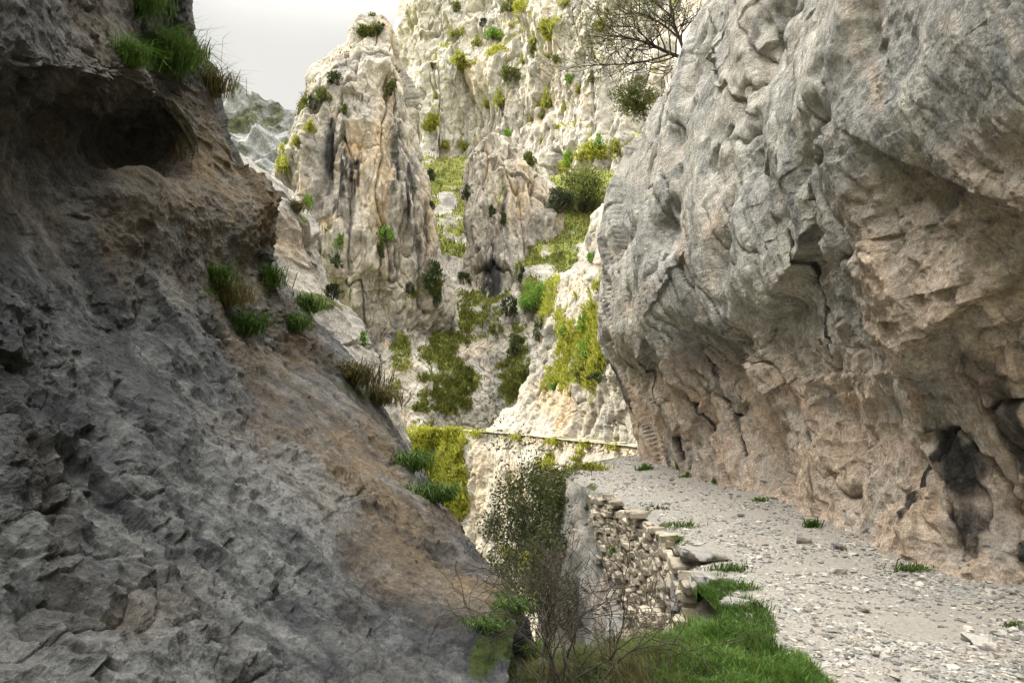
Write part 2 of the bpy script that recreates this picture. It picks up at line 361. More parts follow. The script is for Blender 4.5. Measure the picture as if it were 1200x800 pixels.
def rel_butt(P,n):
    w=fbm(P*f4(.5),3); Q=P+np.stack([w,w*.5,-w],1)*f4(.4)
    a,c=facets(aniso(Q,1.7,1.4,.9,RL)); d=.17*a-.15*c
    a,c=facets(aniso(Q,.6,.5,.3,RL,5)); d+=.09*a-.05*c
    a,c=facets(aniso(Q,.2,.2,.12,RL,8)); d+=.025*a-.01*c
    return d+.1*fbm(P*f4(.9),5)
def mk_butt(V,g,A):
    n=fbm(V*f4(.6),4)
    A[:,0]=np.clip(blob(V,[(385,352,15,20,18),(355,238,16,13,22,.9),(400,380,14,14,10,.7),(340,355,15,22,20,.8),(415,440,13,40,30,.7),(445,470,13,20,20,.6)])+.25*sstep(.5,.85,g[:,2])+.3*n-.05,0,1)
    A[:,2]=np.clip(blob(V,[(350,320,15,40,50,.6),(330,280,15,25,40,.8),(430,500,13,40,40,.6)])+.4*n,0,1)
rock('rock_buttress',G,W(420,200,10)+(G-W(300,300,17)[None,None])*5,rel_butt,M_BUTT,mk_butt,wrap=True,label='stepped grey rock buttress between the dark left cliff and the pinnacle',cat='buttress')

# ---- the pinnacle
G=tower([(21,430,448,62,.5),(27,420,458,62,1.2),(42,411,464,62,1.9),(62,406,468,62,2.3),(84,397,472,61.5,2.8),(104,378,478,61,3.6),(150,357,488,60.5,4.8),(200,338,500,60,5.8),(250,322,511,60,6.4),(310,312,512,60,6.6),(352,310,526,61,6.4),(378,312,524,61.5,6.2),(420,320,506,62,6),(460,325,488,62,6),(500,330,474,62,6),(560,335,470,62,6),(700,300,500,62,6)],[8,18,24,28,28,44,50,50,54,44,30,40,40,40,30,14],900,.9,1.0)
def rel_pin(P,n):
    w=fbm(P*f4(.16),4); Q=P+np.stack([w,w,w*.5],1)*f4(.7)
    d=.9*fbm(P*f4(.12)+2,4)
    d+=.5*fbm(aniso(Q,2.2,2.2,13),4,.5,ridged=True)
    d+=.16*fbm(aniso(Q,.8,.8,4.5),5,.6,ridged=True)
    a,c=facets(aniso(P,4.,4.,8.)); d+=.75*a-.3*c
    a,c=facets(aniso(P,1.2,1.2,4.,None,3)); d+=.34*a-.1*c
    a,c=facets(aniso(P,.5,.5,.7,None,5)); d+=.1*a
    d-=.6*cracks(aniso(Q,3,3,14,None,2),.03)+.2*cracks(aniso(Q,1.,1.,4,None,4),.04)
    a,c=facets(aniso(P,1.8,1.8,2.6,None,8)); d+=.4*(a-c)*sstep(27,31,P[:,2])
    return d*np.clip((36-P[:,2])/9,.4,1)
def mk_far_generic(blobs,stains,warms,gn=.35):
    def fn(V,g,A):
        n=fbm(V*f4(.3),4)
        A[:,0]=np.clip(.95*blob(V,blobs)+gn*sstep(.4,.8,g[:,2])+.5*n+.6*fbm(V*f4(1.1)+3,4)-.1,0,1)
        s=fbm(aniso(V,.8,.8,8),4,.6)
        A[:,1]=np.clip(1.5*blob(V,stains)*sstep(-.25,.05,s)+.55*sstep(.22,.42,s+.2*n),0,1)
        A[:,2]=np.clip(blob(V,warms)+.6*sstep(.1,.5,fbm(aniso(V,1.6,1.6,6,None,7),4)+.2*n),0,1)
    return fn
_,VPi,NPi,API=rock('rock_pinnacle',G,W(600,200,20)+(G-W(425,260,60)[None,None])*6,rel_pin,M_PIN,
 mk_far_generic([(432,38,60,18,7),(505,325,55,16,22),(490,400,55,30,30,.6),(481,338,54,8,8),(360,130,58,18,18,.7),(345,170,58,16,18,.7),(470,430,54,20,25,.6),(447,290,54,8,22,.7),(398,300,55,8,30,.8)],
  [(392,180,55,6,45),(408,200,55,7,50),(420,215,55,8,30),(462,180,55,6,50),(478,220,55,7,40),(490,270,54,6,35),(400,260,55,6,20)],
  [(447,200,55,10,70),(425,190,55,10,30),(393,268,55,12,10),(495,240,54,8,60,.7)],.3),wrap=True,label='pointed limestone pinnacle with dark water streaks standing against the sky',cat='pinnacle')

# ---- unseen ridge added behind the pinnacle to shade the crag and shelf
G=tower([(95,402,455,84,9),(120,390,462,84,11),(180,370,470,82,14),(260,350,478,80,16),(350,340,480,80,18),(560,330,480,80,20)],[10,16,20,20,16],200)
rock('rock_ridge',G,W(600,200,20)+(G-W(425,260,80)[None,None])*6,lambda P,n:1.0*fbm(P*f4(.15),5),M_PIN,wrap=True,label='rock ridge running back behind the pinnacle',cat='ridge',z=False)

# ---- crag in the shade right of the pinnacle
G=tower([(158,570,592,70,.6),(166,560,606,70,1.4),(182,554,624,70,2.4),(230,550,642,69.5,3.6),(280,552,652,69,4.2),(330,556,652,68.5,4.6),(385,566,648,68,5),(430,575,645,67.5,5.4),(520,575,645,67,6)],[8,14,50,50,50,50,40,20],520,.85)
def rel_crag(P,n):
    w=fbm(P*f4(.2),4); Q=P+np.stack([w,w,w*.5],1)*f4(.5)
    d=.8*fbm(P*f4(.15)+5,4)+.55*fbm(aniso(Q,2.,2.,13),4,.5,ridged=True)+.12*fbm(aniso(Q,.7,.7,3.),4,.55,ridged=True)
    a,c=facets(aniso(Q,2.6,2.6,5.)); d+=.5*a-.3*c
    a,c=facets(aniso(P,.9,.9,2.8,None,3)); d+=.28*a-.1*c
    d-=.6*cracks(aniso(Q,2.5,2.5,12,None,2),.03)+.2*cracks(aniso(Q,.9,.9,3,None,4),.04)
    return d
rock('rock_crag',G,W(600,200,20)+(G-W(600,260,70)[None,None])*6,rel_crag,M_PIN,
 mk_far_generic([(585,240,66,6,30,.6),(570,215,66,10,20,.5),(620,180,67,10,8,.7)],[(573,320,64,9,50),(582,345,64,6,45),(590,260,65,5,30,.7)],[(610,220,66,25,40,.5)],.2),wrap=True,label='shaded upright rock crag with dark streaks between two grassy gullies',cat='crag')

# ---- the sunlit far wall
cols=[(478,132),(474,124),(484,112),(510,108),(540,109),(580,104),(620,100),(660,94),(700,90),(760,84),(840,80)]
rows=[]
for y,lx,dd in ((-420,70,26),(-250,45,17),(-120,28,10),(-40,16,6),(0,8,4),(40,2,2),(90,0,0),(140,0,-1),(200,0,-4),(260,0,-7),(400,0,-12)):
    rows.append([W(px+lx*max(0,1-(k/5)),y,d+dd+(3 if k in(3,6) and y<90 else 0)) for k,(px,d) in enumerate(cols)])
G=patch(rows,[8,14,24,40,46,60,60,70,50,20],[24,70,70,80,100,100,100,90,70,14])
def rel_wall(P,n):
    w=fbm(P*f4(.1),4); Q=P+np.stack([w,w,w*.5],1)*f4(1.0)
    d=1.8*fbm(P*f4(.07)+4,4)+1.2*fbm(aniso(Q,4.5,4.5,20),4,.5,ridged=True)+.25*fbm(aniso(Q,1.4,1.4,6),5,.6,ridged=True)
    a,c=facets(aniso(Q,7.,7.,13.)); d+=1.3*a-.5*c
    a,c=facets(aniso(Q,2.,2.,6.,None,3)); d+=.6*a-.2*c
    a,c=facets(aniso(P,.8,.8,1.,None,6)); d+=.18*a
    d-=1.1*cracks(aniso(Q,5,5,20,None,2),.03)+.35*cracks(aniso(Q,1.8,1.8,6,None,4),.04)
    return d
_,VW,NW,AW=rock('cliff_wall',G,W(480,100,30),rel_wall,M_FAR,
 mk_far_generic([(575,42,100,14,7),(642,30,95,10,16,.8),(505,135,104,8,16),(530,200,100,34,10),(690,190,88,28,14,.8),(600,8,100,14,8,.7),(665,185,88,9,14,.8),(545,68,104,14,6,.7)],[(590,140,98,7,30,.5),(530,70,104,8,40,.5),(605,110,98,6,40,.4)],[(560,80,104,20,30,.5),(640,100,94,20,60,.4)],.45),label='high pale sunlit limestone wall dotted with shrubs at the back',cat='cliff')

# ---- steep grass gully between pinnacle and crag, and the grass shelf under the big bush
def sheet(name,ctrl,segr,segc,relief,mat,masks,label,cat,out=(550,100,20)):
    return rock(name,patch([[W(*p) for p in r] for r in ctrl],segr,segc),W(*out),relief,mat,masks,label=label,cat=cat)
def rel_soft(a=1.):
    def fn(P,n):
        d=.5*a*fbm(P*f4(.3),5); q,c=facets(aniso(P,1.6,1.6,1.4)); d+=a*(.2*q-.12*c); q,c=facets(aniso(P,.6,.6,.5,None,4)); d+=a*(.08*q-.04*c); return d
    return fn
def mk_gully(V,g,A):
    n=fbm(V*f4(.35),5); A[:,0]=np.clip(.62+1.0*n+.2*g[:,2]+blob(V,[(540,205,92,25,14,.6)])-blob(V,[(522,240,86,9,25,.8)]),0,1); A[:,1]=.3*sstep(.2,.6,n)
_,VG,NG,AG=sheet('grass_gully',[[(x,y,d+abs(x-538)*-.04) for x in (470,500,520,538,556,580,610)] for y,d in ((186,98),(200,95),(222,90),(260,82),(300,75),(340,69),(380,64),(420,60))],[24,34,44,44,44,34,30],[30,34,30,30,34,30],rel_soft(1.2),M_SLOPE,mk_gully,'steep grassy gully between the pinnacle and the shaded crag','gully')
def mk_shelf(V,g,A):
    n=fbm(V*f4(.4),5); A[:,0]=np.clip(.8+.8*n-blob(V,[(620,320,60,40,8,.6),(640,285,60,6,30,.4)]),0,1)
_,VE,NE,AE=sheet('grass_shelf',[[(x,y+(x-650)*s,d+abs(x-650)*.03+(11 if x<590 else 5 if x<620 else 0)) for x in (570,600,625,650,680,710,750,800)] for y,d,s in ((205,80,-.1),(232,74,-.15),(252,70,-.2),(275,66,-.15),(300,62,-.1),(316,59,.1),(330,58,.25),(360,57,.3),(400,57,.3))],[14,20,30,34,30,20,24,20],[20,36,40,44,44,36,20],rel_soft(.8),M_SLOPE,mk_shelf,'sloping grass shelf below the large olive bush','slope')

# ---- shaded lower wall above the far path
def mk_low(V,g,A):
    n=fbm(V*f4(.45),5)
    A[:,0]=np.clip(blob(V,[(520,400,56,20,75,.85),(535,440,54,26,55,.85),(505,445,53,26,50,.66),(470,405,55,14,34,.7),(550,370,60,34,30,.8),(610,420,56,18,50,.75),(600,450,53,22,38,.66),(515,478,52,34,9,.8),(560,350,62,30,14,.9),(462,460,52,7,30,.7),(580,385,58,14,20,.6)])*1.1+.7*n+.6*fbm(V*f4(1.3)+2,4)-.08,0,1)
    s=fbm(aniso(V,.8,.8,4),4,.6); A[:,1]=.45*sstep(.25,.5,s); A[:,2]=np.clip(.6*sstep(.0,.4,n)+blob(V,[(550,405,56,22,14,.5)]),0,1)
def rel_low(P,n):
    w=fbm(P*f4(.25),4); Q=P+np.stack([w,w,w*.5],1)*f4(1.)
    d=1.0*fbm(P*f4(.16)+7,4)+.4*fbm(aniso(Q,1.4,1.4,5),4,.5,ridged=True)
    a,c=facets(aniso(Q,2.6,2.6,3.4)); d+=.45*a-.3*c
    a,c=facets(aniso(Q,.9,.9,1.1,None,3)); d+=.16*a-.1*c
    a,c=facets(aniso(P,.35,.35,.35,None,5)); d+=.06*a-.03*c
    d-=.3*cracks(aniso(Q,2,2,5,None,2),.03)+.12*cracks(aniso(Q,.7,.7,1.5,None,4),.05)
    return d
_,VL,NL,AL=sheet('rock_slope',[[(x,y,d+dx) for x,dx in ((360,2),(420,0),(470,-1.5),(510,1),(550,3),(590,1),(620,-.5),(660,-3),(720,-6))] for y,d in ((300,68),(335,63),(370,59),(410,56.5),(450,54.5),(485,53),(510,52.2),(530,52))],[24,50,54,60,60,50,10],[24,60,70,70,70,60,50,20],rel_low,M_SLOPE,mk_low,'shaded lower slope of rock ribs and grass above the far path','slope')

# ---- sunlit spur behind the right cliff
def mk_spur(V,g,A):
    n=fbm(V*f4(.6),5)
    A[:,0]=np.clip(blob(V,[(690,400,38,22,52,1),(668,400,42,16,40,.85),(655,440,43,18,26,.7),(660,445,40,10,18,.8),(650,330,44,14,12,.7),(685,440,38,16,22,.9),(640,350,45,14,24,.8),(700,520,36,60,5,.9),(670,300,42,8,20,.5)])*1.2+.6*n-.05,0,1)
    A[:,2]=np.clip(blob(V,[(660,480,40,16,30,.9),(640,470,42,20,20,.7),(675,330,40,20,10,.5)])+.5*n,0,1)
def rel_spur(P,n):
    w=fbm(P*f4(.35),4); Q=P+np.stack([w,w,w*.5],1)*f4(.7)
    d=.6*fbm(P*f4(.22)+7,4)+.35*fbm(aniso(Q,1.1,1.1,4),4,.5,ridged=True)
    a,c=facets(aniso(Q,1.8,1.8,3.)); d+=.3*a-.2*c
    a,c=facets(aniso(P,.6,.6,.8,None,3)); d+=.13*a-.08*c
    d-=.3*cracks(aniso(Q,2,2,5,None,2),.03)+.12*cracks(aniso(Q,.7,.7,1.8,None,4),.05)
    return d
edge=[(225,735),(255,706),(285,694),(312,680),(328,652),(355,645),(385,640),(420,634),(455,622),(482,605),(505,575),(525,560)]
ctrl=[]
for k,(y,e) in enumerate(edge):
    q=min(1,k/9)
    ctrl.append([W(800,y+12*q,31),W(760,y+10*q,32),W(max(725,e+15),y+8*q,34),W(e+.55*(725-e) if e<700 else e+9,y+4*q,38),W(e+.25*max(0,725-e)+3,y+2*q,42),W(e,y,46),W(e+14,y-3,51),W(e+60,y-3,56)])
_,VS,NS,AS=rock('rock_spur',patch(ctrl,[16,26,28,24,30,34,36,36,34,34,24],[14,44,60,60,50,24,10]),W(300,300,25),rel_spur,M_SLOPE,mk_spur,label='sunlit rock spur dropping to the far path beside the right cliff',cat='spur')

# ---- ravine side below the far path
def mk_rav(V,g,A):
    n=fbm(V*f4(.5),5)
    A[:,0]=np.clip(blob(V,[(500,540,48,34,40,1.),(530,525,47,24,20,.9),(520,590,46,30,30,.9),(480,520,50,40,20,1),(540,570,45,8,40,.7),(700,530,34,20,8,.6),(640,540,38,14,10,.5),(600,660,36,40,30,.7),(620,700,34,60,40,.8)])*1.15+.7*n+.5*fbm(V*f4(1.4)+2,4)-.08,0,1)
    A[:,2]=np.clip(.5*n+blob(V,[(560,560,44,10,60,.5),(600,560,42,30,30,.4)]),0,1)
far_edge=[(380,506,54),(430,504.5,52),(480,503.5,50),(540,505,47),(600,509,42.5),(660,515,36.5),(710,520,32),(745,523.5,29.5),(790,528,27),(850,535,25)]
ctrl=[[W(x,y-1.2,d+1.4) for x,y,d in far_edge],[W(x,y,d) for x,y,d in far_edge]]
for dy,dd in ((8,.1),(30,.5),(70,1.2),(120,2.2),(190,3.8),(300,6),(480,8)): ctrl.append([W(x,y+dy*(d/46)**-.3,max(d-dd,9)) for x,y,d in far_edge])
def rel_rav(P,n):
    d=rel_low(P,n)*.75
    top=sstep(-1.6,-.25,P[:,2]-(-.35)); return d*(1-.9*top)
_,VR,NR,AR=rock('ravine_slope',patch(ctrl,[4,14,40,60,60,60,40,20],[14,24,70,70,70,60,40,24,14]),W(500,200,10),rel_rav,M_SLOPE,mk_rav,label='sunlit grass and pale rock dropping into the ravine under the far path',cat='slope')

# ---- far hill and valley floor
ctrl=[]
for y,d in ((0,0),(10,-6),(30,-16),(70,-34),(140,-60),(260,-90)):
    ctrl.append([W(x,t+y,330+d) for x,t in ((60,95),(140,92),(210,98),(262,112),(290,116),(325,124),(352,131),(400,150),(470,185),(560,215))])
def mk_hill(V,g,A):
    n=fbm(V*f4(.035),5); A[:,0]=np.clip(.42+.9*n,0,1); A[:,1]=.25*sstep(.1,.5,fbm(V*f4(.06)+5,4))
rock('hills',patch(ctrl,[14,24,40,30,14],[8,14,30,50,50,50,40,30,14]),W(500,-300,50),lambda P,n:5*fbm(P*f4(.03),6,.55)+5.*facets(aniso(P,16,16,22))[0]+2*facets(aniso(P,5,5,6))[0],M_HAZY_HILL,mk_hill,label='distant hazy grey mountain flank in the gap left of the pinnacle',cat='hill')
g=np.stack(np.meshgrid(np.linspace(-1500,1500,80),np.linspace(-1500,1500,80),indexing='ij'),-1)
G=np.concatenate([g,np.full(g.shape[:2]+(1,),-22.)],-1)
rock('ground',G,np.array([0,0,500.]),lambda P,n:.8*fbm(P*f4(.02),3),M_SLOPE,lambda V,g,A:A.__setitem__((slice(None),0),.7),label='ground on the floor of the gorge',cat='ground',z=False)

# ================================================================== THE TRAIL
EYs=np.array([1.,3,4.4,5.4,6.1,7.5,9,10.5,13,15,16.6,17.6,18.6,19.8,21,22.4,24,25.5]); EXs=np.array([1.4,1.45,1.5,1.55,1.55,1.78,1.92,1.95,1.6,1.25,1.15,1.3,1.7,2.3,3.0,4.0,6.,9.])
def left_edge(y): return np.interp(y,EYs,EXs)
M_PATH=None
def path_mat():
    t=NT('gravel_ground'); c=t.coord()
    v=t.n('ShaderNodeTexVoronoi'); v.inputs['Scale'].default_value=34; t.l(c,v.inputs['Vector'])
    v2=t.n('ShaderNodeTexVoronoi'); v2.inputs['Scale'].default_value=80; t.l(c,v2.inputs['Vector'])
    a=t.ramp(v.outputs['Color'],[(0.,(.13,.127,.12)),(.5,(.26,.25,.232)),(1.,(.39,.375,.345))])
    a=t.mix(.5,a,t.ramp(v2.outputs['Color'],[(0.,(.12,.112,.1)),(1.,(.35,.33,.3))]))
    a=t.mix(t.ramp(t.noise(.9,6,.6,c),[(.4,0.),(.65,.7)]),a,(.28,.252,.218))
    gr,_,_,_=t.attr(); gn=t.math('ADD',gr,t.math('MULTIPLY',t.math('SUBTRACT',t.noise(9,6,.7,c),.5),.8))
    a=t.mix(t.ramp(gn,[(.45,0.),(.6,1.)]),a,t.ramp(t.noise(20,5,.6,c),[(.3,(.03,.04,.012)),(.7,(.075,.08,.028))]))
    h=t.math('ADD',v.outputs['Distance'],t.math('MULTIPLY',v2.outputs['Distance'],.5))
    return t.done(a,.95,t.bump(h,.6,.012,None))
M_PATH=path_mat()
ys=np.concatenate([np.linspace(-4,2.8,30)[:-1],1/np.linspace(1/2.8,1/19.,640),np.linspace(19.,26,140)[1:]]); us=np.linspace(.004,1.0,190)
xl=left_edge(ys); xr=np.maximum(np.interp(ys,BY,BX)+1.2,xl+3.2)
G=np.stack([xl[:,None]+(xr-xl)[:,None]*us[None],np.repeat(ys[:,None],len(us),1),np.zeros((len(ys),len(us)))],-1)
ZBASE=lambda X,Y: .10*np.clip((X-left_edge(Y))/2.2-.55,0,2)**2*2.2 - .12*np.exp(-((X-left_edge(Y))/.12)**2)*(Y>6.2)
def path_z(P):
    return ZBASE(P[:,0],P[:,1])+.05*fbm(P*f4(.7),4)+.018*fbm(P*f4(4.),4)
def rel_path(P,n): return path_z(P).astype(f4)
def mk_path(V,g,A):
    e=V[:,0]-left_edge(V[:,1]); n=fbm(V*f4(1.3)+4,4)
    A[:,0]=np.clip(.9*np.exp(-(e/.28)**2)*sstep(-.15,.25,n)*(V[:,1]>6)+.85*np.exp(-(e/.3)**2)*(V[:,1]<6.4)+1.*(V[:,1]>16)*np.exp(-(e/.4)**2),0,1)
_,VP,_,_=rock('path',G,np.array([2,8,50.]),rel_path,M_PATH,mk_path,label='pale gravel footpath curving away along the foot of the right cliff',cat='path')

# rock that carries the path's outer edge
ey=np.concatenate([1/np.linspace(1/5.2,1/16.,430),np.linspace(16,25,120)[1:]])
zs=np.concatenate([np.linspace(-.05,-4,330),np.linspace(-4,-22,60)[1:]])
ex=left_edge(ey)
ker=np.ones(15)/15; ex=np.convolve(np.pad(ex,7,'edge'),ker,'valid')
tx,ty=np.gradient(ex),np.gradient(ey); tl=np.hypot(tx,ty)
offs=np.interp(zs,[-22,-8,-4,-2,-1,-.35,-.05],[3.2,1.2,.45,.25,.14,.07,.03])
mas=sstep(13.5,11.,ey)[None]*sstep(-2.,-1.4,zs)[:,None]
G=np.stack([ex[None]-(ty/tl)[None]*(offs[:,None]-.22*mas),ey[None]+(tx/tl)[None]*(offs[:,None]-.22*mas),np.repeat(zs[:,None],len(ey),1)],-1)
def rel_edge(P,n):
    w=fbm(P*f4(.7),4); Q=P+np.stack([w,w,w],1)*f4(.3)
    d=.22*fbm(P*f4(.6)+3,4)+.10*fbm(aniso(Q,.5,.5,2.4),4,.5,ridged=True)
    a,c=facets(aniso(Q,1.,.8,1.7)); d+=.1*a-.07*c
    a,c=facets(aniso(Q,.35,.3,.5,None,4)); d+=.035*a-.02*c
    return d*sstep(0,-.5,P[:,2])
def mk_edge(V,g,A):
    n=fbm(V*f4(.9),5); A[:,0]=np.clip(.5*sstep(.2,.6,n)+.7*sstep(-3.,-6,V[:,2])+.35*sstep(.5,.8,g[:,2]),0,1)
    A[:,2]=np.clip(.8*sstep(-.1,.4,fbm(aniso(V,.4,.4,2),4)),0,1); A[:,1]=.4*sstep(.2,.5,fbm(aniso(V,.3,.3,2,None,3),4))
rock('rock_ledge',G,np.array([-6,9,-1.]),rel_edge,M_RIGHT,mk_edge,label='pale rock face under the outer edge of the trail',cat='ledge')

# grass verge in the foreground
ctrl=[[(x,y,z+.05*math.sin(3*x+y)-.16*float(sstep(.9,-.1,x))-.2*float(sstep(4.,5.2,y)*sstep(1.5,1.,x))) for x in (-2.6,-1.6,-.8,-.2,.4,1.,1.45,1.75)] for y,z in ((0.,-.05),(2.,-.03),(3.4,-.03),(4.4,-.02),(5.1,-.04),(5.6,-.16),(6.1,-.55),(6.7,-1.5),(7.6,-3.2),(9.2,-7))]
t_=NT('dark_turf'); c_=t_.coord(); M_SOIL=t_.done(t_.ramp(t_.noise(7,8,.7,c_),[(.35,(.018,.015,.009)),(.5,(.045,.036,.02)),(.65,(.05,.06,.018))]),.95,t_.bump(t_.noise(30,8,.75,c_),1.,.04))
_,VV,NV,_=rock('grass_bank',patch(ctrl,[6,20,50,50,40,40,30,20,10],[14,20,30,34,34,34,20]),np.array([0,4,30.]),lambda P,n:.09*fbm(P*f4(1.6),4)+.02*fbm(P*f4(8),3),M_SOIL,label='dark turf bank in the foreground at the ravine edge',cat='bank')

# ---- far path: strip with low stone parapet
mid=np.array([W(x,y-.6,d+.7) for x,y,d in far_edge]); Mf=cr_matrix(len(mid),samples([40]*9)); c=Mf@mid
tan=np.gradient(c,axis=0); tan/=np.linalg.norm(tan,axis=1,keepdims=True); sd=np.cross(tan,[0,0,1.])
w=np.linspace(-.6,.6,14)
G=c[:,None]+sd[:,None]*w[None,:,None]; G[...,2]=(c[:,2])[:,None]+.05
rock('path',G,np.array([0,40,60.]),lambda P,n:.04*fbm(P*f4(1.2),3),M_PATH,lambda V,g,A:A.__setitem__((slice(None),0),.5*sstep(.0,.5,fbm(V*f4(.8),3))),label='thin pale path crossing the sunlit gorge side in the distance',cat='path')
exec_rest=True
print('setting done %.1fs'%(time.time()-T0))
# ================================================================== PLANTS AND STONES
def quads_mesh(name,Q,mat,parent=None,attr=None):
    """Q: (n,4,3) quads or (n,3,3) triangles"""
    k=Q.shape[1]; return raw_mesh(name,Q.reshape(-1,3),[np.arange(len(Q)*k).reshape(-1,k)],mat,parent,smooth=False,attr=attr)
def unit(v): return v/(np.linalg.norm(v,axis=-1,keepdims=True)+1e-9)
def leaves(P,D,size,ratio=.42,r=rng):
    n=len(P); D=unit(D); S=unit(np.cross(D,r.normal(size=(n,3)))); N=np.cross(D,S)
    L=(size*(.6+.8*r.random(n)))[:,None]; w=L*ratio
    return np.stack([P,P+D*L*.5+S*w*.5+N*L*.08,P+D*L,P+D*L*.5-S*w*.5+N*L*.08],1)
def blades(P,H,D,width,droop,r=rng):
    """grass blades: base P, height H, lean direction D (unit, n x 3)"""
    n=len(P); up=np.array([0,0,1.]); a=r.random(n)*6.28; S=np.stack([np.cos(a),np.sin(a),np.zeros(n)],1)*width*(.6+.8*r.random(n))[:,None]
    H=H[:,None]; m=P+up*H*.55+D*H*.22; t=P+up*H*(1-.45*droop)+D*H*(.35+.55*droop)
    q1=np.stack([P-S*.5,P+S*.5,m+S*.38,m-S*.38],1); t1=np.stack([m-S*.38,m+S*.38,t,t],1)
    return q1,t1
def blade_mesh(name,P,H,D,width,droop,mat,parent=None,r=rng):
    q,t=blades(P,H,D,width,droop,r); n=len(P)
    V=np.concatenate([q.reshape(-1,3),t[:,2]]); f1=np.arange(4*n).reshape(-1,4); f2=np.stack([f1[:,3],f1[:,2],np.arange(n)+4*n],1)
    return raw_mesh(name,V,[f1,f2],mat,parent,smooth=False)
def tubes(name,lines,mat,sides=5,parent=None):
    V=[];Fc=[];o=0; a=np.arange(sides)/sides*2*np.pi
    for P,R in lines:
        P=np.asarray(P,float); n=len(P); T=unit(np.gradient(P,axis=0)); ref=np.array([.31,.87,.38]); A=unit(np.cross(T,ref)); B=np.cross(T,A)
        V.append((P[:,None]+np.asarray(R)[:,None,None]*(np.cos(a)[None,:,None]*A[:,None]+np.sin(a)[None,:,None]*B[:,None])).reshape(-1,3))
        I=np.arange(n*sides).reshape(n,sides)+o; J=np.roll(I,-1,1); Fc.append(np.stack([I[:-1],J[:-1],J[1:],I[1:]],-1).reshape(-1,4)); o+=n*sides
    return raw_mesh(name,np.concatenate(V),[np.concatenate(Fc)],mat,parent)
def grow(p,d,L,R,depth,r,out,tips,spread=.7,kids=(2,4),up=.15,wig=.25,ratio=.68,n=6):
    p=np.array(p,float); d=unit(np.array(d,float)); pts=[p]; dirs=[]
    for k in range(n):
        d=unit(d+r.normal(size=3)*wig*.5+np.array([0,0,up*.3])); p=p+d*L/n; pts.append(p); dirs.append(d)
    out.append((pts,np.linspace(R,R*.55,n+1)))
    if depth==0:
        for k in range(2,n+1): tips.append((pts[k],dirs[min(k,n-1)]))
        return
    for k in range(r.integers(*kids)+1):
        i=n if k==0 else int(r.integers(max(2,n//3),n+1))
        nd=unit(dirs[min(i,n-1)]+r.normal(size=3)*spread)
        grow(pts[i],nd,L*ratio*(.75+.5*r.random()),R*(.62 if k==0 else .5),depth-1,r,out,tips,spread,kids,up,wig,ratio,n)

M_LEAF={'d':plain('dark_leaf',(.022,.034,.010),(.05,.068,.02),4,.6,.2),'o':plain('olive_leaf',(.075,.095,.02),(.16,.175,.042),4,.6,.25),
        'y':plain('yellow_leaf',(.20,.22,.03),(.34,.35,.06),4,.65,.3),'g':plain('bright_leaf',(.085,.18,.02),(.19,.31,.05),4,.6,.3)}
M_BARK=plain('bark',(.04,.034,.028),(.1,.088,.072),9,.9); M_TWIG=plain('twig',(.022,.018,.015),(.06,.048,.036),20,.85)
M_GRASS=plain('grass_blade',(.03,.075,.012),(.125,.215,.035),26,.6,.3); M_DRY=plain('dry_grass_blade',(.07,.07,.025),(.17,.145,.06),6,.7,.3)
M_SHADE_GRASS=plain('shade_grass_blade',(.08,.1,.022),(.185,.19,.045),2,.7,.3); M_SLGRASS=plain('slope_grass_blade',(.20,.225,.03),(.37,.37,.06),2,.7,.3)  # first is a darker blade copy for shaded slopes, shade put into its colour

def crown_points(r,ncl,nlf,flat=.8):
    c=r.normal(size=(ncl,3)); c=unit(c)*(r.random((ncl,1))**.45)*.72; c[:,2]=np.abs(c[:,2])*flat*1.15
    s=.16+.2*r.random(ncl); k=r.integers(0,ncl,nlf)
    o=unit(r.normal(size=(nlf,3)))*(r.random((nlf,1))**.4)*s[k][:,None]; o[:,2]*=.7
    P=c[k]+o; return c,P,unit(o+.5*unit(P+1e-3)+r.normal(size=o.shape)*.5)
def shrub_proto(kind,ncl,nlf,leaf,seed,flat=.9):
    r=np.random.default_rng(seed); c,P,D=crown_points(r,ncl,nlf,flat)
    lines=[]
    for q in c:
        b=np.array([r.normal()*.06,r.normal()*.06,-.15]); m=(b+q)/2+r.normal(size=3)*.07; t=np.linspace(0,1,6)[:,None]
        lines.append(((1-t)**2*b+2*t*(1-t)*m+t**2*q,np.linspace(.035,.01,6)))
    root=empty('shrub'); f=quads_mesh('foliage',leaves(P,D,leaf,.5,r),M_LEAF[kind],root); tubes('stems',lines,M_BARK,4,root)
    return root
def dup(root):
    q=root.copy(); COL.objects.link(q)
    for ch in list(root.children):
        c=ch.copy(); COL.objects.link(c); c.parent=q
    return q
PROTO={}
for k in 'doyg':
    PROTO[k]=[[shrub_proto(k,10+2*i,700,.19,100+ord(k)*3+i),False] for i in range(3)]
    PROTO[k.upper()]=[[shrub_proto(k,34,5200,.062,300+ord(k)*3+i,.85),False] for i in range(1)]
cnt=0
def shrub(px,py,rx,ry,kind,label,group,tilt=0):
    """stand a shrub on the rock seen at its foot; rx, ry: half size in photo pixels"""
    global cnt
    v=PROTO[kind][cnt%len(PROTO[kind])]; cnt+=1
    if v[1]: o=dup(v[0])
    else: o=v[0]; v[1]=True
    b=at(px,py+ry*.5); d=b[1]; s=rx*d/F/.86; h=ry*2*d/F/1.05
    o.location=(b[0],b[1]-.15*s,b[2]-.05*h); o.scale=(s,s*.9,h); o.rotation_euler=(0,0,random.random()*6.28)
    return tag(o,label,'shrub',group)
gw='shrubs on the sunlit far wall'; gp='shrubs on the rock pinnacle'; gs='shrubs on the sunlit spur'; gl='shrubs on the shaded lower rocks'
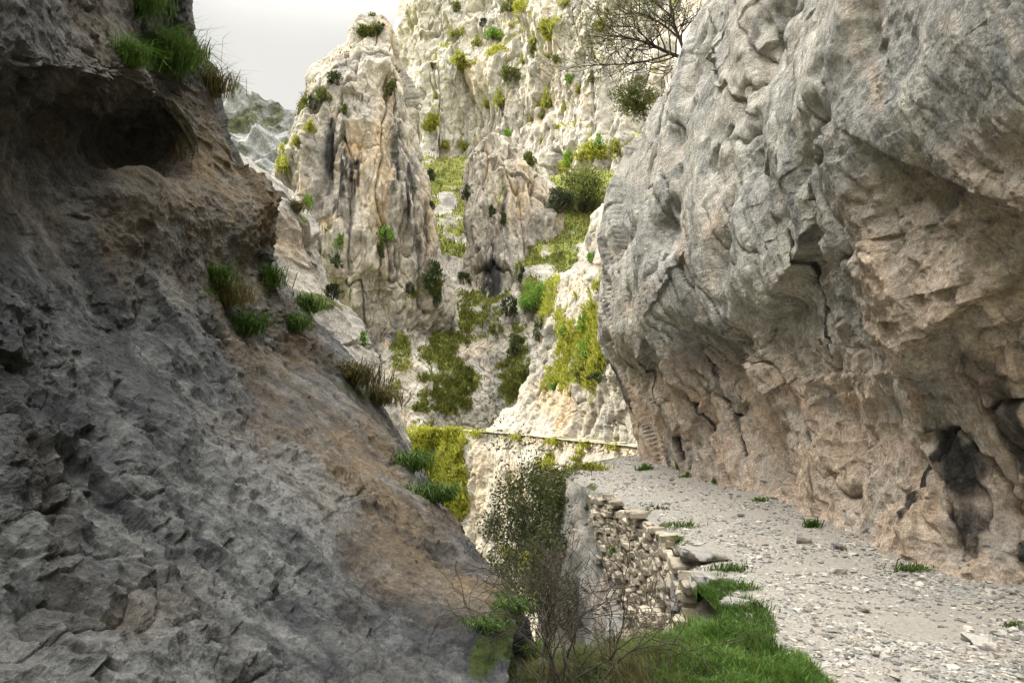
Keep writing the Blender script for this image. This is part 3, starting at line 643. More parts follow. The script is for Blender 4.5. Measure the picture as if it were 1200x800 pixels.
for a in [
 (534,9,9,7,'o','olive shrub near the upper left edge of the pale far wall',gw),(531,38,6,6,'y','small yellow-green shrub high on the far wall just right of its notch',gw),
 (542,37,4,5,'y','tiny shrub touching a yellow-green one high on the far wall',gw),(566,27,5,6,'d','dark green shrub in a crack above the long yellow cushion on the far wall',gw),
 (577,40,12,8,'g','long bright green cushion shrub on a sloping ledge of the far wall',gw),(560,49,8,6,'y','yellow-green shrub at the lower end of the long bright cushion',gw),
 (543,68,14,8,'y','wide yellow-green shrub on a flat ledge on the left of the far wall',gw),(504,138,8,16,'y','tall narrow yellow-green shrub in the corner right of the pinnacle',gw),
 (600,6,13,9,'o','broad olive shrub cut by the top edge of the picture on the far wall',gw),(598,87,12,10,'o','round olive shrub in the middle of the far wall below a dark crack',gw),
 (572,120,7,8,'y','yellow-green shrub left of a taller one in the middle of the far wall',gw),(584,115,7,11,'y','upright yellow-green shrub right of a shorter one on the far wall',gw),
 (508,77,5,4,'o','small olive shrub beside the left edge of the far wall under its notch',gw),(523,168,7,8,'y','yellow-green shrub low on the far wall above the grass gully',gw),
 (544,167,9,10,'y','bushy yellow-green shrub low on the far wall right of its neighbour above the gully',gw),(595,157,7,7,'g','round bright green shrub just above the shaded crag',gw),
 (641,27,9,14,'y','tall yellow-green shrub at the top of the far wall left of the bare tree',gw),(626,45,8,10,'y','yellow-green shrub below and left of the tall one at the top of the far wall',gw),
 (625,59,5,5,'o','small olive shrub under the yellow-green pair near the top of the far wall',gw),(651,70,6,6,'o','small olive shrub between the tall shrub column and the bare tree tip',gw),
 (662,3,9,6,'y','yellow-green shrub cut by the top edge left of the bare tree',gw),(644,114,9,14,'y','tall leaning yellow-green shrub over a blank white patch of the far wall',gw),
 (635,134,5,7,'o','small olive shrub hanging below the tall leaning one on the far wall',gw),(661,124,4,6,'y','small upright shrub right of the blank white patch of the far wall',gw),
 (668,92,7,7,'g','green shrub on the far wall under the long bare branch',gw),(679,104,7,6,'y','small yellow-green shrub right of the green one under the bare branch',gw),
 (694,91,7,7,'o','olive shrub on the far wall left of the leafy bush on the right cliff',gw),(700,168,9,12,'g','green shrub on the far wall beside the right cliff, above the large bush',gw),
 (720,168,7,14,'y','narrow yellow-green shrub touching the edge of the right cliff',gw),(665,187,8,13,'g','upright bright green shrub above the large olive bush',gw),
 (634,162,4,7,'y','small narrow shrub on the far wall right of the crag top',gw),(620,187,9,9,'o','olive shrub in the notch just right of the crag top',gw),
 (705,30,10,7,'y','yellow-green shrub on the far wall seen through the bare branches',gw),(512,110,4,7,'y','thin shrub in the far wall corner above the tall narrow one',gw),
 (653,148,4,5,'y','tiny yellow-green shrub below the right end of the blank white patch',gw),(612,70,5,6,'y','small yellow-green shrub left of the middle of the far wall above the round olive one',gw),
 (397,93,14,9,'d','dark spreading shrub on the left skyline of the pinnacle, below its spire',gp),(378,112,11,9,'o','olive shrub on the pinnacle skyline below the dark spreading one',gp),
 (367,121,7,10,'d','dark shrub sticking out on the left skyline of the pinnacle',gp),(359,146,11,12,'y','sunlit yellow-green shrub on the left shoulder of the pinnacle',gp),
 (348,163,10,10,'y','sunlit yellow-green shrub one step below the shoulder of the pinnacle',gp),(334,186,13,15,'y','large sunlit yellow shrub at the lower left edge of the pinnacle',gp),
 (458,104,12,10,'o','round olive shrub on the front of the pinnacle under the spire',gp),(403,128,7,7,'o','small olive shrub at the top of the left slab of the pinnacle',gp),
 (480,121,5,7,'o','small olive shrub on the right edge of the pinnacle under the spire',gp),(428,40,10,5,'d','dark low shrub band across the spire of the pinnacle',gp),
 (445,33,8,6,'d','dark shrub on the very top of the pinnacle',gp),(453,274,11,11,'g','bright green ivy shrub in the middle of the front of the pinnacle',gp),
 (447,298,7,14,'d','dark narrow shrub hanging under the bright green ivy on the pinnacle',gp),(398,282,9,14,'g','bright green shrub filling a cleft on the left of the pinnacle',gp),
 (396,306,8,10,'d','dark green shrub under the bright green one in the pinnacle cleft',gp),(389,343,11,14,'d','dark shrub at the foot of the pinnacle cleft above the buttress',gp),
 (506,322,15,17,'d','large dark shrub on the lower right edge of the pinnacle',gp),(481,338,7,7,'d','small dark round shrub left of the large dark one on the pinnacle',gp),
 (512,350,6,12,'d','narrow dark shrub under the large dark one at the pinnacle foot',gp),(360,236,7,13,'g','green shrub in the groove between buttress and pinnacle',gp),
 (504,206,9,7,'d','dark shrub at the top of the gully right of the pinnacle',gp),(506,240,6,7,'d','small dark shrub on the left bank of the grassy gully',gp),
 (548,228,8,9,'d','dark shrub against the left wall of the shaded crag',gl),(590,258,5,9,'d','thin dark shrub in a crack in the middle of the shaded crag',gl),(577,248,5,9,'d','thin dark shrub in a crack left of the middle of the shaded crag',gl),
 (612,322,8,9,'d','dark shrub left of the light green bush at the gully bottom',gl),(597,360,12,12,'d','dark shrub in the shade at the foot of the crag',gl),(545,325,10,9,'d','dark shrub at the bottom of the grassy gully left of the crag streaks',gl),
 (604,405,13,12,'d','dark shrub on the shaded lower slope left of the spur',gl),(618,430,9,10,'o','olive shrub on the shaded slope where the spur begins',gl),(425,398,9,12,'g','green shrub at the foot of the pinnacle behind the buttress top',gl),
 (688,378,12,17,'g','bright green shrub on the upper part of the sunlit spur',gs),(690,408,13,16,'g','bright green shrub in the middle of the sunlit spur',gs),
 (684,435,13,13,'o','olive shrub under the bright green pair on the sunlit spur',gs),(650,452,8,7,'g','small green cushion shrub on the lower left of the sunlit spur',gs),
 (662,388,8,8,'g','small green shrub on the left side of the sunlit spur',gs),(668,458,6,6,'y','small yellow shrub in the middle of the pale lower spur',gs),(655,300,8,5,'o','low olive shrub on the crest where the spur meets the grass shelf',gs),
 (632,388,8,14,'d','dark shrub on the shaded edge of the spur',gs),(700,330,7,12,'y','yellow-green shrub against the right cliff near the top of the spur',gs),(692,300,6,10,'g','small green shrub between the big bush and the top of the spur',gs),
 ]: shrub(*a)
gb='large bushes behind the trail'
shrub(684,225,43,34,'O','large olive bush on the grass shelf left of the right cliff',gb)
shrub(655,232,22,20,'D','dark half of the bush clump left of the large olive bush',gb)
shrub(626,346,22,22,'G','light green leafy bush at the head of the sunlit spur',gb)
for k,v in PROTO.items():
    for root,used in v:
        if not used:
            for ch in list(root.children): bpy.data.objects.remove(ch)
            bpy.data.objects.remove(root)

# ---- evergreen tree beside the outer wall
def tree(name,base,tipdir,L,R,depth,seed,leafmat,nper,leaf,label,cat,spread=.6,up=.3,ratio=.68,kids=(2,4)):
    r=np.random.default_rng(seed); out=[];tips=[]
    grow(base,tipdir,L,R,depth,r,out,tips,spread,kids,up,.22,ratio)
    root=empty(name,base)
    def loc(P): return np.asarray(P)-np.array(base)
    tubes('trunk',[(loc(out[0][0]),out[0][1])],M_BARK,8,root)
    tubes('branches',[(loc(p),q) for p,q in out[1:]],M_BARK,5,root)
    P=np.repeat(np.array([t[0] for t in tips]),nper,0); D=np.repeat(np.array([t[1] for t in tips]),nper,0)
    P=P+r.normal(size=P.shape)*leaf*1.3; D=D+r.normal(size=P.shape)*.8
    if nper: quads_mesh('crown',loc(leaves(P,D,np.float64(leaf),.45,r)),leafmat,root)
    print(label,len(P),'leaves')
    return tag(root,label,cat)
M_LEAF['e']=plain('evergreen_leaf',(.042,.058,.018),(.1,.115,.038),4,.6,.25)
b=W(646,730,15.0)
tree('evergreen_tree',b,(-.3,-.05,1),1.3,.055,5,11,M_LEAF['e'],6,.075,'slender dark evergreen tree rising from the ravine beside the trail wall','tree',.8,.12,.76,(2,4))
tree('evergreen_tree',W(660,625,15.7),(-.25,0,1),.6,.03,4,5,M_LEAF['o'],5,.05,'low olive evergreen sapling crowding the outer corner of the trail wall','tree',.8,.15,.74,(2,4))

# ---- bare tree and leafy bush high on the edge of the right cliff
r=np.random.default_rng(21); out=[];tips=[]
b=W(806,70,19.)
def pl(pts,R0,R1,sub=4):
    P=np.array([W(*p) for p in pts]); M=cr_matrix(len(P),samples([sub]*(len(P)-1))); q=M@P
    return q,np.linspace(R0,R1,len(q))
mains=[pl([(806,70,19.0),(786,63,18.8),(762,52,18.5),(738,45,18.2),(712,42,18.0)],.055,.012),pl([(786,63,18.8),(765,70,18.5),(735,75,18.1),(705,76,17.8),(668,79,17.5)],.03,.006),
 pl([(806,70,19.0),(796,45,18.9),(788,20,18.7),(784,-20,18.6)],.05,.015),pl([(796,45,18.9),(775,28,18.6),(750,16,18.3),(722,18,18.)],.03,.008),pl([(788,20,18.7),(765,2,18.4),(742,-12,18.2),(715,-20,18.)],.026,.008),
 pl([(806,70,19.),(790,80,18.7),(775,92,18.4)],.03,.01),pl([(762,52,18.5),(745,33,18.3),(725,30,18.1),(700,12,17.9)],.02,.006),pl([(784,-20,18.6),(760,-40,18.4),(730,-50,18.)],.02,.008)]
for q,R in mains:
    out.append((q,R))
    for i in range(3,len(q)):
        for _ in range(2):
            if r.random()<.85:
                d=unit(q[i]-q[i-1])+r.normal(size=3)*.65+np.array([-.1,0,.12]); grow(q[i],d,.5+.4*r.random(),R[i]*.5+.002,2,r,out,tips,.6,(2,4),.1,.3,.62,5)
root=empty('bare_tree',b); tubes('trunk',[(p-b,q) for p,q in mains],M_TWIG,6,root); tubes('branches',[(np.asarray(p)-b,q) for p,q in out if not any(p is m[0] for m in mains)],M_TWIG,4,root)
tp=[t for t in tips if r.random()<.4]; P=np.array([t[0] for t in tp]); quads_mesh('foliage',leaves(P+r.normal(size=P.shape)*.04-b,np.array([t[1] for t in tp])+r.normal(size=P.shape)*.6,.07,.45,r),M_LEAF['o'],root)
tag(root,'nearly bare tree reaching left from the top edge of the right cliff','tree')
def leafy(px,py,d,R,n,kind,label,seed,leaf=.06,name='shrub',flat=.9,ncl=26):
    r=np.random.default_rng(seed); c,P,D=crown_points(r,ncl,n,flat); b=W(px,py,d); root=empty(name,b)
    R=np.array(R); quads_mesh('foliage',leaves(P*R,D,leaf,.5,r),M_LEAF[kind],root); lines=[]
    for q in c:
        m=q*.5+r.normal(size=3)*.08; t=np.linspace(0,1,6)[:,None]; lines.append(((2*t*(1-t)*m+t**2*q)*R,np.linspace(.022,.006,6)*R[0]))
    tubes('stems',lines,M_BARK,4,root); return tag(root,label,'shrub')
leafy(748,128,18.6,(.95,.7,.95),3600,'o','leafy olive bush rooted on the right cliff edge under the bare tree',31,.06)
leafy(864,70,13.6,(.13,.1,.18),120,'d','tiny dark plant in a crack high on the right cliff face',33,.05,ncl=6)
leafy(908,20,11.6,(.12,.1,.16),110,'d','tiny dry plant near the top of the right cliff face',34,.045,ncl=6)
leafy(700,446,24.5,(.5,.4,.45),500,'d','dark twiggy shrub clinging to the spur at the edge of the right cliff',35,.07,ncl=9)

# ---- leafless shrub in the foreground
r=np.random.default_rng(4); out=[];tips=[]; b=W(668,812,4.2)
for k in range(10):
    a=-.95+2.2*k/9+r.normal()*.12; q=b+np.array([r.normal()*.16,r.normal()*.06,0])
    grow(q,(math.sin(a)*.85+.1,r.normal()*.25+.1,1.),.36+.16*r.random(),.008,3,r,out,tips,.5,(2,4),.06,.42,.78,8)
root=empty('bare_shrub',b); tubes('stems',[(np.asarray(p)-b,np.maximum(q,.0019)) for p,q in out],M_TWIG,4,root); tag(root,'leafless twiggy shrub in the foreground in front of the masonry wall','shrub')
print('twigs',len(out))

# ---- grass
def place_grass(name,V,N,keep,n,h,width,droop,mat,label,lean=.4,r=rng,weight=None):
    idx=np.nonzero(keep)[0]; p=None
    if weight is not None: p=weight[idx]/weight[idx].sum()
    k=r.choice(idx,n,p=p); P=V[k].astype(float)+r.normal(size=(n,3))*.5*width*3*np.array([1,1,0]); D=N[k]*np.array([1,1,.0])*lean*2+r.normal(size=(n,3))*lean*np.array([1,1,.1])
    hv=np.clip(1+1.6*fbm(P.astype(f4)*f4(.35/h),3),.35,1.9)
    return tag(blade_mesh(name,P,h*(.4+.9*r.random(n))*hv,D,width,droop,mat,r=r),label,'grass',kind='stuff')
nv=fbm(VV*f4(1.5)+2,4); vis=(VV[:,1]>2.2)&(VV[:,1]<7.2)&(VV[:,0]>-1.2)
place_grass('grass',VV,NV,vis&(nv>-.3),34000,.12,.0045,.6,M_GRASS,'dense green grass on the right side of the turf bank in the foreground',.5,weight=np.clip(nv+.35,0.02,1)**1.5/np.clip(VV[:,1],2.5,9)*(.12+sstep(.7,1.3,VV[:,0]+.5*nv)))
place_grass('grass',VV,NV,vis&(VV[:,0]>-.1),11000,.17,.004,.5,M_DRY,'dry straw coloured stems mixed into the foreground scrub',.6,weight=np.clip(.6-nv,0.02,1)/np.clip(VV[:,1],2.5,9)*sstep(1.5,.6,VV[:,0]))
place_grass('grass',VV,NV,vis&(VV[:,0]>-.1),14000,.11,.006,.7,M_LEAF['d'],'dark low scrub on the left side of the foreground bank',.7,weight=np.clip(.5+nv,0.02,1)*sstep(1.2,.3,VV[:,0]))
k=(VP[:,1]<6.6)&(VP[:,1]>2.5)&((VP[:,0]-left_edge(VP[:,1]))<.30+.25*fbm(VP*f4(2.),3)); NP=np.zeros_like(VP); NP[:,2]=1
place_grass('grass',VP,NP,k,16000,.085,.004,.6,M_GRASS,'short green grass fringe spilling on to the left edge of the gravel',.45)
for Vx,Nx,Ax,nm,n,h,mt in ((VG,NG,AG,'short green grass growing up the gully between pinnacle and crag',9000,.5,M_SHADE_GRASS),(VE,NE,AE,'olive grass covering the sloping shelf under the large bush',12000,.4,M_SHADE_GRASS),(VR,NR,AR,'sunlit yellow grass on the slope under the far path',20000,.3,M_SLGRASS),(VL,NL,AL,'shaded olive grass between the rock ribs above the far path',16000,.32,M_SHADE_GRASS),(VS,NS,AS,'sunlit grass on the ledges of the rock spur',9000,.25,M_SLGRASS)):
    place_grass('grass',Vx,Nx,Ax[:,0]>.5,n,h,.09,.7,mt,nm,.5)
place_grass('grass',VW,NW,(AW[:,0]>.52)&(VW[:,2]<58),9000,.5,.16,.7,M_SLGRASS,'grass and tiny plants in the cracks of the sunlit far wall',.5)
place_grass('grass',VPi,NPi,API[:,0]>.52,5000,.35,.1,.7,M_SHADE_GRASS,'grass on the ledges of the rock pinnacle',.5)

# tufts: (px,py, half width px, blade length px, mat, droop, label)
def tuft(px,py,rw,lp,mat,droop,label,n=170,group=None,plant=0,out=(.25,-.7),name='grass_tuft',wpx=1.3):
    r=np.random.default_rng(int(px*7+py)); b=at(px,py,3); d=b[1]; m=d/F
    if out[0]>.3 and py<600: rw,lp,n,wpx=rw*1.35,lp*1.2,int(n*2.2),wpx*.85
    X=r.normal(size=n)*rw*.45; P=np.stack([X*m,r.normal(size=n)*rw*.25*m,-.02*np.ones(n)*d/10+r.normal(size=n)*.1*rw*m],1)
    o=np.array([out[0],out[1],0]); D=unit(o+r.normal(size=(n,3))*.55*np.array([1,1,.3]))
    root=empty(name,b); blade_mesh('blades',P,lp*m*(.55+.8*r.random(n)),D,wpx*m,droop,mat,root,r)
    if plant: 
        c,Q,D2=crown_points(r,7,plant,.7); S=np.array([rw*m,rw*m*.7,lp*m*1.1]); quads_mesh('leaves',leaves(Q*S,D2,3.2*m,.55,r),M_LEAF['g'],root)
    return tag(root,label,'grass tuft' if not plant else 'plant',group)
gt='grass tufts on the left cliff'; ge='plants along the trail'
for a in [(185,78,34,38,M_GRASS,1.5,'thick dark grass tuft hanging over the hollow on the left cliff',420),(150,74,20,26,M_GRASS,1.4,'grass tuft at the left end of the hollow on the left cliff',200),(158,12,26,30,M_GRASS,1.2,'grass tuft near the top edge on the left cliff',260),
 (222,70,14,20,M_DRY,1.,'small dry grass tuft beside the thick hanging one',100),(248,108,20,26,M_DRY,1.2,'dry grass tuft on the skyline of the left cliff',160),(262,352,26,26,M_DRY,1.2,'dry grass tuft at the top of the ledge below the brown overhang',260),
 (285,388,20,22,M_GRASS,1.2,'bright green grass tuft lower down the ledge on the left cliff',200),(250,330,16,22,M_GRASS,1.2,'small green tuft tucked under the brown overhang',140),(313,335,14,26,M_GRASS,1.2,'dark tuft in the corner right of the brown overhang',140),
 (342,384,16,18,M_GRASS,1.2,'green tuft in the middle of the rib below the overhang',140),(410,446,30,24,M_DRY,1.3,'straw coloured tuft on the skyline above the crack in the left cliff',260),(440,470,20,24,M_DRY,1.3,'straw coloured tuft just below the skyline tuft on the left cliff',180),
 (480,548,20,24,M_GRASS,1.3,'green tuft low on the skyline of the left cliff',180),(505,585,22,24,M_GRASS,1.3,'lowest green tuft on the skyline of the left cliff',200)]:
    tuft(*a,group=gt,out=(.5,-.5))
for a in [(357,362,16,18,M_GRASS,1.2,'green tuft on top of the buttress beside the left cliff',150),(404,440,16,16,M_DRY,1.2,'dry tuft on the shoulder of the buttress',120),(345,245,10,12,M_DRY,1.2,'dry tuft high on the buttress',80)]: tuft(*a,group='grass tufts on the buttress',out=(.4,-.5))
for a in [(757,550,13,8,M_GRASS,.9,'low green plant at the foot of the far end of the right cliff',60),(797,548,5,14,M_GRASS,.5,'narrow upright plant against the right cliff base',50),(806,558,12,7,M_GRASS,.9,'small leafy plant under the narrow upright one',60),
 (839,564,5,6,M_GRASS,.9,'tiny plant at the cliff base between two larger ones',30),(891,588,10,9,M_GRASS,.9,'green plant at the cliff base left of the dark stone',70),(952,617,10,13,M_GRASS,.8,'round bright green plant at the cliff base right of the dark stone',90),
 (1068,670,30,13,M_GRASS,.9,'wide grassy plant at the cliff base near the black streaks',200),(1188,736,14,12,M_GRASS,.9,'plant at the cliff base by the right edge of the picture',80)]:
    tuft(*a,group=ge,plant=60+int(a[2]*6))
for a in [(802,617,20,9,M_GRASS,.9,'flat green tuft on the outer edge halfway along the trail',160),(774,596,12,6,M_DRY,.9,'thin dry tuft on the outer edge beyond the flat green one',70),(855,668,24,11,M_GRASS,.9,'green tuft between the rock slabs on the outer edge',260),
 (866,690,26,12,M_GRASS,.9,'green tuft below the first rock slab on the outer edge',280),(688,550,22,12,M_SLGRASS,.9,'yellow-green grass cap on the outer corner of the trail',420),(678,538,10,8,M_SLGRASS,.9,'small grass cap at the far side of the outer corner',110),(760,592,8,5,M_GRASS,.9,'tiny tuft on the rim above the masonry',40),(880,715,22,16,M_GRASS,.9,'tall green tuft where the foreground grass begins',260)]:
    tuft(*a,group='tufts on the outer edge of the trail')
for a in [(705,632,6,9,M_GRASS,1.2,'small green plant growing from the wall face near its left end',40),(722,650,5,16,M_GRASS,1.3,'narrow moss strip hanging down the middle of the wall face',60),(800,640,6,20,M_GRASS,1.3,'green plant hanging from the wall rim beside the slabs',70),(690,596,4,10,M_GRASS,1.2,'small plant on the pale rock left of the masonry',30)]:
    tuft(*a,group='plants on the wall face',plant=40,out=(-.8,-.4))
for a in [(565,735,26,20,M_GRASS,1.1,'green mossy tuft at the lower end of the left cliff',220),(600,715,26,22,M_GRASS,1.1,'green tuft where the left cliff meets the grass bank',300),(625,765,24,24,M_GRASS,1.0,'dark green tuft at the foot of the leafless shrub',260)]: tuft(*a,group=gt)
for i,(px,py,rw,lp) in enumerate([(500,506,30,7),(560,507,24,5),(610,512,20,5),(655,517,18,6),(690,521,16,6),(722,524,14,5)]):
    tuft(px,py,rw,lp,M_SLGRASS,.8,'yellow-green grass tussock on the rim of the far path, %s from the left'%('first','second','third','fourth','fifth','sixth')[i],n=260,group='grass tussocks along the far path')
# dry stalks on the skyline
r=np.random.default_rng(3); b=at(262,112,3); root=empty('dry_stalks',b); L=[];Q=[]
for k in range(9):
    h=.25+.35*r.random(); t=np.linspace(0,1,7)[:,None]; a=np.array([.25*r.normal()+.18,.1*r.normal(),h]); p=np.array([r.normal()*.04,0,0])+t*a+t**2*np.array([.12,0,-.05]); L.append((p,np.linspace(.002,.001,7))); Q+=[p[-1]+r.normal(size=3)*.012 for _ in range(7)]
tubes('stalks',L,M_DRY,3,root); Q=np.array(Q); quads_mesh('seed_heads',leaves(Q,r.normal(size=Q.shape),.016,.5,r),M_DRY,root); tag(root,'thin dry stalks standing against the sky on the left cliff','plant')

# ---- stones
import bmesh
def ico(sub):
    bm=bmesh.new(); bmesh.ops.create_icosphere(bm,subdivisions=sub,radius=1); V=np.array([v.co[:] for v in bm.verts]); Fc=np.array([[v.index for v in f.verts] for f in bm.faces]); bm.free(); return V,Fc
I1,F1=ico(1); I3,F3=ico(5)
def stone_mat(name,a,b,c,moss=0):
    t=NT(name); co_=t.coord(); gr,st,_,_=t.attr()
    x=t.ramp(gr,[(0.,a),(.5,b),(1.,c)]); x=t.mix(.6,x,t.ramp(t.noise(26,6,.7,co_),[(.3,.6),(.7,1.25)]),'MULTIPLY')
    x=t.mix(t.ramp(t.noise(5,5,.6,co_),[(.5,0.),(.7,.5)]),x,(.42,.33,.23))
    if moss: x=t.mix(t.ramp(t.noise(2.2,6,.65,co_),[(.56,0.),(.64,moss)]),x,(.05,.06,.02))
    return t.done(x,.92,t.bump(t.noise(60,5,.7,co_),.6,.008))
M_GRAVEL=stone_mat('gravel_stone',(.10,.10,.097),(.29,.28,.26),(.54,.515,.47)); M_STONE=stone_mat('wall_stone',(.25,.22,.175),(.42,.37,.295),(.58,.51,.41),.6); M_SLAB=stone_mat('slab_stone',(.17,.168,.16),(.25,.242,.225),(.34,.325,.3),.5)
n=30000; r=np.random.default_rng(8)
y=1/(1/3.2+(1/21.-1/3.2)*r.random(n)); x=left_edge(y)+.05+r.random(n)**.85*(np.interp(y,BY,BX)+.35-left_edge(y)-.05)
pz=path_z(np.stack([x,y,np.zeros(n)],1).astype(f4)); cl=fbm(np.stack([x,y,np.zeros(n)],1)*f4(1.2)+5,4)
keep=(r.random(n)<.55+1.2*cl)&~((y<6.3)&((x-left_edge(y))<.25*r.random(n))); x,y,pz=x[keep],y[keep],pz[keep]; n=len(x)
s=np.clip(np.exp(r.normal(size=n)*.5)*.0105,.005,.045)*(.8+.03*y)
A=rot('z',0); sh=np.stack([s*(.8+.7*r.random(n)),s*(.7+.5*r.random(n)),s*(.35+.35*r.random(n))],1)
th=r.random(n)*6.28; jit=1+.28*r.normal(size=(n,len(I1),1)); v=I1[None]*jit*sh[:,None]; c_,s_=np.cos(th)[:,None],np.sin(th)[:,None]
v=np.stack([v[...,0]*c_-v[...,1]*s_,v[...,0]*s_+v[...,1]*c_,v[...,2]],-1)+np.stack([x,y,pz+sh[:,2]*.35],1)[:,None]
fc=(F1[None]+(np.arange(n)*len(I1))[:,None,None]).reshape(-1,3); at_=np.zeros((n,len(I1),4),f4); at_[...,0]=r.random((n,1)); at_[...,3]=1
o=raw_mesh('gravel',v.reshape(-1,3),[fc],M_GRAVEL,smooth=False,attr=at_.reshape(-1,4)); tag(o,'loose pale gravel strewn over the trail','gravel',kind='stuff')
def boulder(name,px,py,size,mat,label,group=None,seed=0,sink=.3,rz=0,cat='stone',tone=.5,ground=True):
    if name=='flat_rock' and px>830: size=(size[0]*.85,size[1]*.85,size[2]*.85)
    b=at(px,py,3); r=np.random.default_rng(seed+int(px)); V=I3*np.array(size)*.5
    V=np.sign(V)*np.abs(V/(np.array(size)*.5))**.42*np.array(size)*.5
    q=(V+b).astype(f4); m=max(size); a1,c1=facets(q/f4(m*.42)+seed,True,.35); a2,c2=facets(q/f4(m*.16)+seed,True,.5); V=V*(1+(.26*a1+.11*a2)[:,None])+I3*(.05*m*fbm(q/f4(m*.3),4))[:,None]
    V=V@rot('z',rz).T; at_=np.zeros((len(V),4),f4); at_[:,0]=tone; at_[:,3]=1
    o=raw_mesh(name,V,[F3],mat,attr=at_); o.location=b+np.array([0,0,size[2]*(.5-sink)]); return tag(o,label,cat,group)
gk='loose stones on the trail'
for px,py,sz,lab,tone in [(943,637,(.2,.16,.1),'dark grey stone lying on the gravel near the cliff base',.05),(978,672,(.24,.17,.1),'flat reddish stone in the middle of the trail',.6),(985,644,(.16,.12,.09),'dark flat stone close to the cliff right of the first dark stone',.1),(1000,652,(.14,.1,.06),'pale stone beside the flat dark one at the cliff base',.9),
  (1150,757,(.36,.24,.08),'broad flat slab of stone in the lower right of the trail',.7),(1190,762,(.3,.24,.14),'pale blocky stone at the right edge of the picture',.85),(1030,768,(.18,.11,.07),'small tan stone in the lower middle of the trail',.7),(1083,681,(.12,.1,.08),'small pale stone beside the wide grassy plant',.9),(1092,684,(.09,.08,.06),'smaller pale stone touching the one beside the grassy plant',.8),
  (1060,700,(.13,.09,.04),'thin flat stone in front of the wide grassy plant',.5),(930,770,(.09,.07,.05),'small white stone by the edge of the foreground grass',1.),(1100,730,(.15,.1,.06),'grey stone between the grassy plant and the broad slab',.4),(1010,715,(.13,.09,.05),'grey stone left of centre in the lower trail',.3),(870,640,(.1,.08,.05),'small grey stone near the outer edge by the slabs',.4),(1160,700,(.2,.14,.1),'tan stone against the cliff base near the right edge',.7)]:
    boulder('stone',px,py,sz,M_GRAVEL,lab,gk,seed=int(px)%13,rz=px*37%180,tone=tone,sink=.28)
gq='rock slabs on the outer edge of the trail'
for px,py,sz,lab,tone in [(826,656,(.55,.6,.22),'largest flat grey rock slab at the outer edge by the wall end',.5),(838,682,(.5,.4,.2),'second flat rock slab below the largest one',.6),(812,700,(.5,.5,.34),'blocky rock below the two flat slabs at the wall end',.4),(862,712,(.34,.28,.16),'small rock half covered by the green grass',.55),(798,668,(.5,.5,.5),'upright rock block where the masonry wall ends near the grass',.35),(800,705,(.45,.5,.5),'broad rock block at the foot of the upright one beside the grass',.4),(806,728,(.36,.3,.3),'lowest rock block leaning on the end of the masonry',.45)]:
    boulder('flat_rock',px,py,sz,M_SLAB,lab,gq,seed=3+int(py)%7,rz=(px*13)%50-20,cat='rock',tone=tone,sink=.42)

def cube(n):
    bm=bmesh.new(); bmesh.ops.create_cube(bm,size=2); bmesh.ops.subdivide_edges(bm,edges=bm.edges[:],cuts=n-1,use_grid_fill=True); V=np.array([v.co[:] for v in bm.verts]); Fc=np.array([[v.index for v in f.verts] for f in bm.faces]); bm.free()
    return V/np.linalg.norm(V,axis=1,keepdims=True),Fc
def masonry(name,line,ztop,zlow,sx,sz,thick,mat,label,batter=.1,seed=1,capname='coping'):
    """dry-stone wall along a polyline (n,2), outward = left of travel"""
    r=np.random.default_rng(seed); P=np.asarray(line,float); seg=np.linalg.norm(np.diff(P,axis=0),axis=1); S=np.concatenate([[0],np.cumsum(seg)])
    V,Fq=cube(3); VV_=[];AA=[];CAP=[];CA=[]
    zt=0; row=0
    while zt<4:
        h=r.uniform(*sz); s=-r.random()*.2
        while s<S[-1]:
            w=r.uniform(*sx); sc_=s+w/2; s+=w
            if sc_<0 or sc_>S[-1]: continue
            x=np.interp(sc_,S,P[:,0]); y=np.interp(sc_,S,P[:,1]); x2=np.interp(sc_+.05,S,P[:,0])-np.interp(sc_-.05,S,P[:,0]); y2=np.interp(sc_+.05,S,P[:,1])-np.interp(sc_-.05,S,P[:,1]); l=math.hypot(x2,y2)+1e-9; tx,ty=x2/l,y2/l
            z1=ztop(x,y)-zt
            hh=h*r.uniform(.8,1.15)
            if z1-hh<zlow(x,y)+r.normal()*.1 and row>0: continue
            q=np.sign(V)*np.abs(V)**.33*np.array([w*.56,thick*.5,hh*.57]); q=q*(1+.06*r.normal(size=(len(q),1)))+r.normal(size=q.shape)*.004
            if row==0 and name=='retaining_wall' and r.random()<.3: continue
            a=r.normal()*.13; q=np.stack([q[:,0]*math.cos(a)-q[:,2]*math.sin(a),q[:,1],q[:,0]*math.sin(a)+q[:,2]*math.cos(a)],1)
            o_=batter*zt+r.normal()*.025-thick*.25+(.02+r.normal()*.05 if row==0 else 0)
            g=np.stack([x+q[:,0]*tx-(q[:,1]+o_)*ty,y+q[:,0]*ty+(q[:,1]+o_)*tx,z1-hh/2+q[:,2]+r.normal()*.02*(1+.8*(row==0))],1)
            (CAP if row==0 else VV_).append(g); a_=np.zeros((len(g),4),f4); a_[:,0]=r.random(); a_[:,3]=1; a_[:,0]*=.4 if row==0 else .9; (CA if row==0 else AA).append(a_)
        zt+=h; row+=1
    def build(nm,L_,A_,par):
        n=len(L_); return raw_mesh(nm,np.concatenate(L_),[(Fq[None]+(np.arange(n)*len(V))[:,None,None]).reshape(-1,4)],mat,par,smooth=False,attr=np.concatenate(A_))
    root=empty(name,(P[0,0],P[0,1],0)); o=build('masonry',VV_,AA,root); c=build(capname,CAP,CA,root)
    for q in (o,c): q.location=-root.location
    tag(root,label,'wall'); print(label,len(VV_)+len(CAP))
yy=np.linspace(7.0,13.6,80); xx=np.interp(yy,ey,ex)
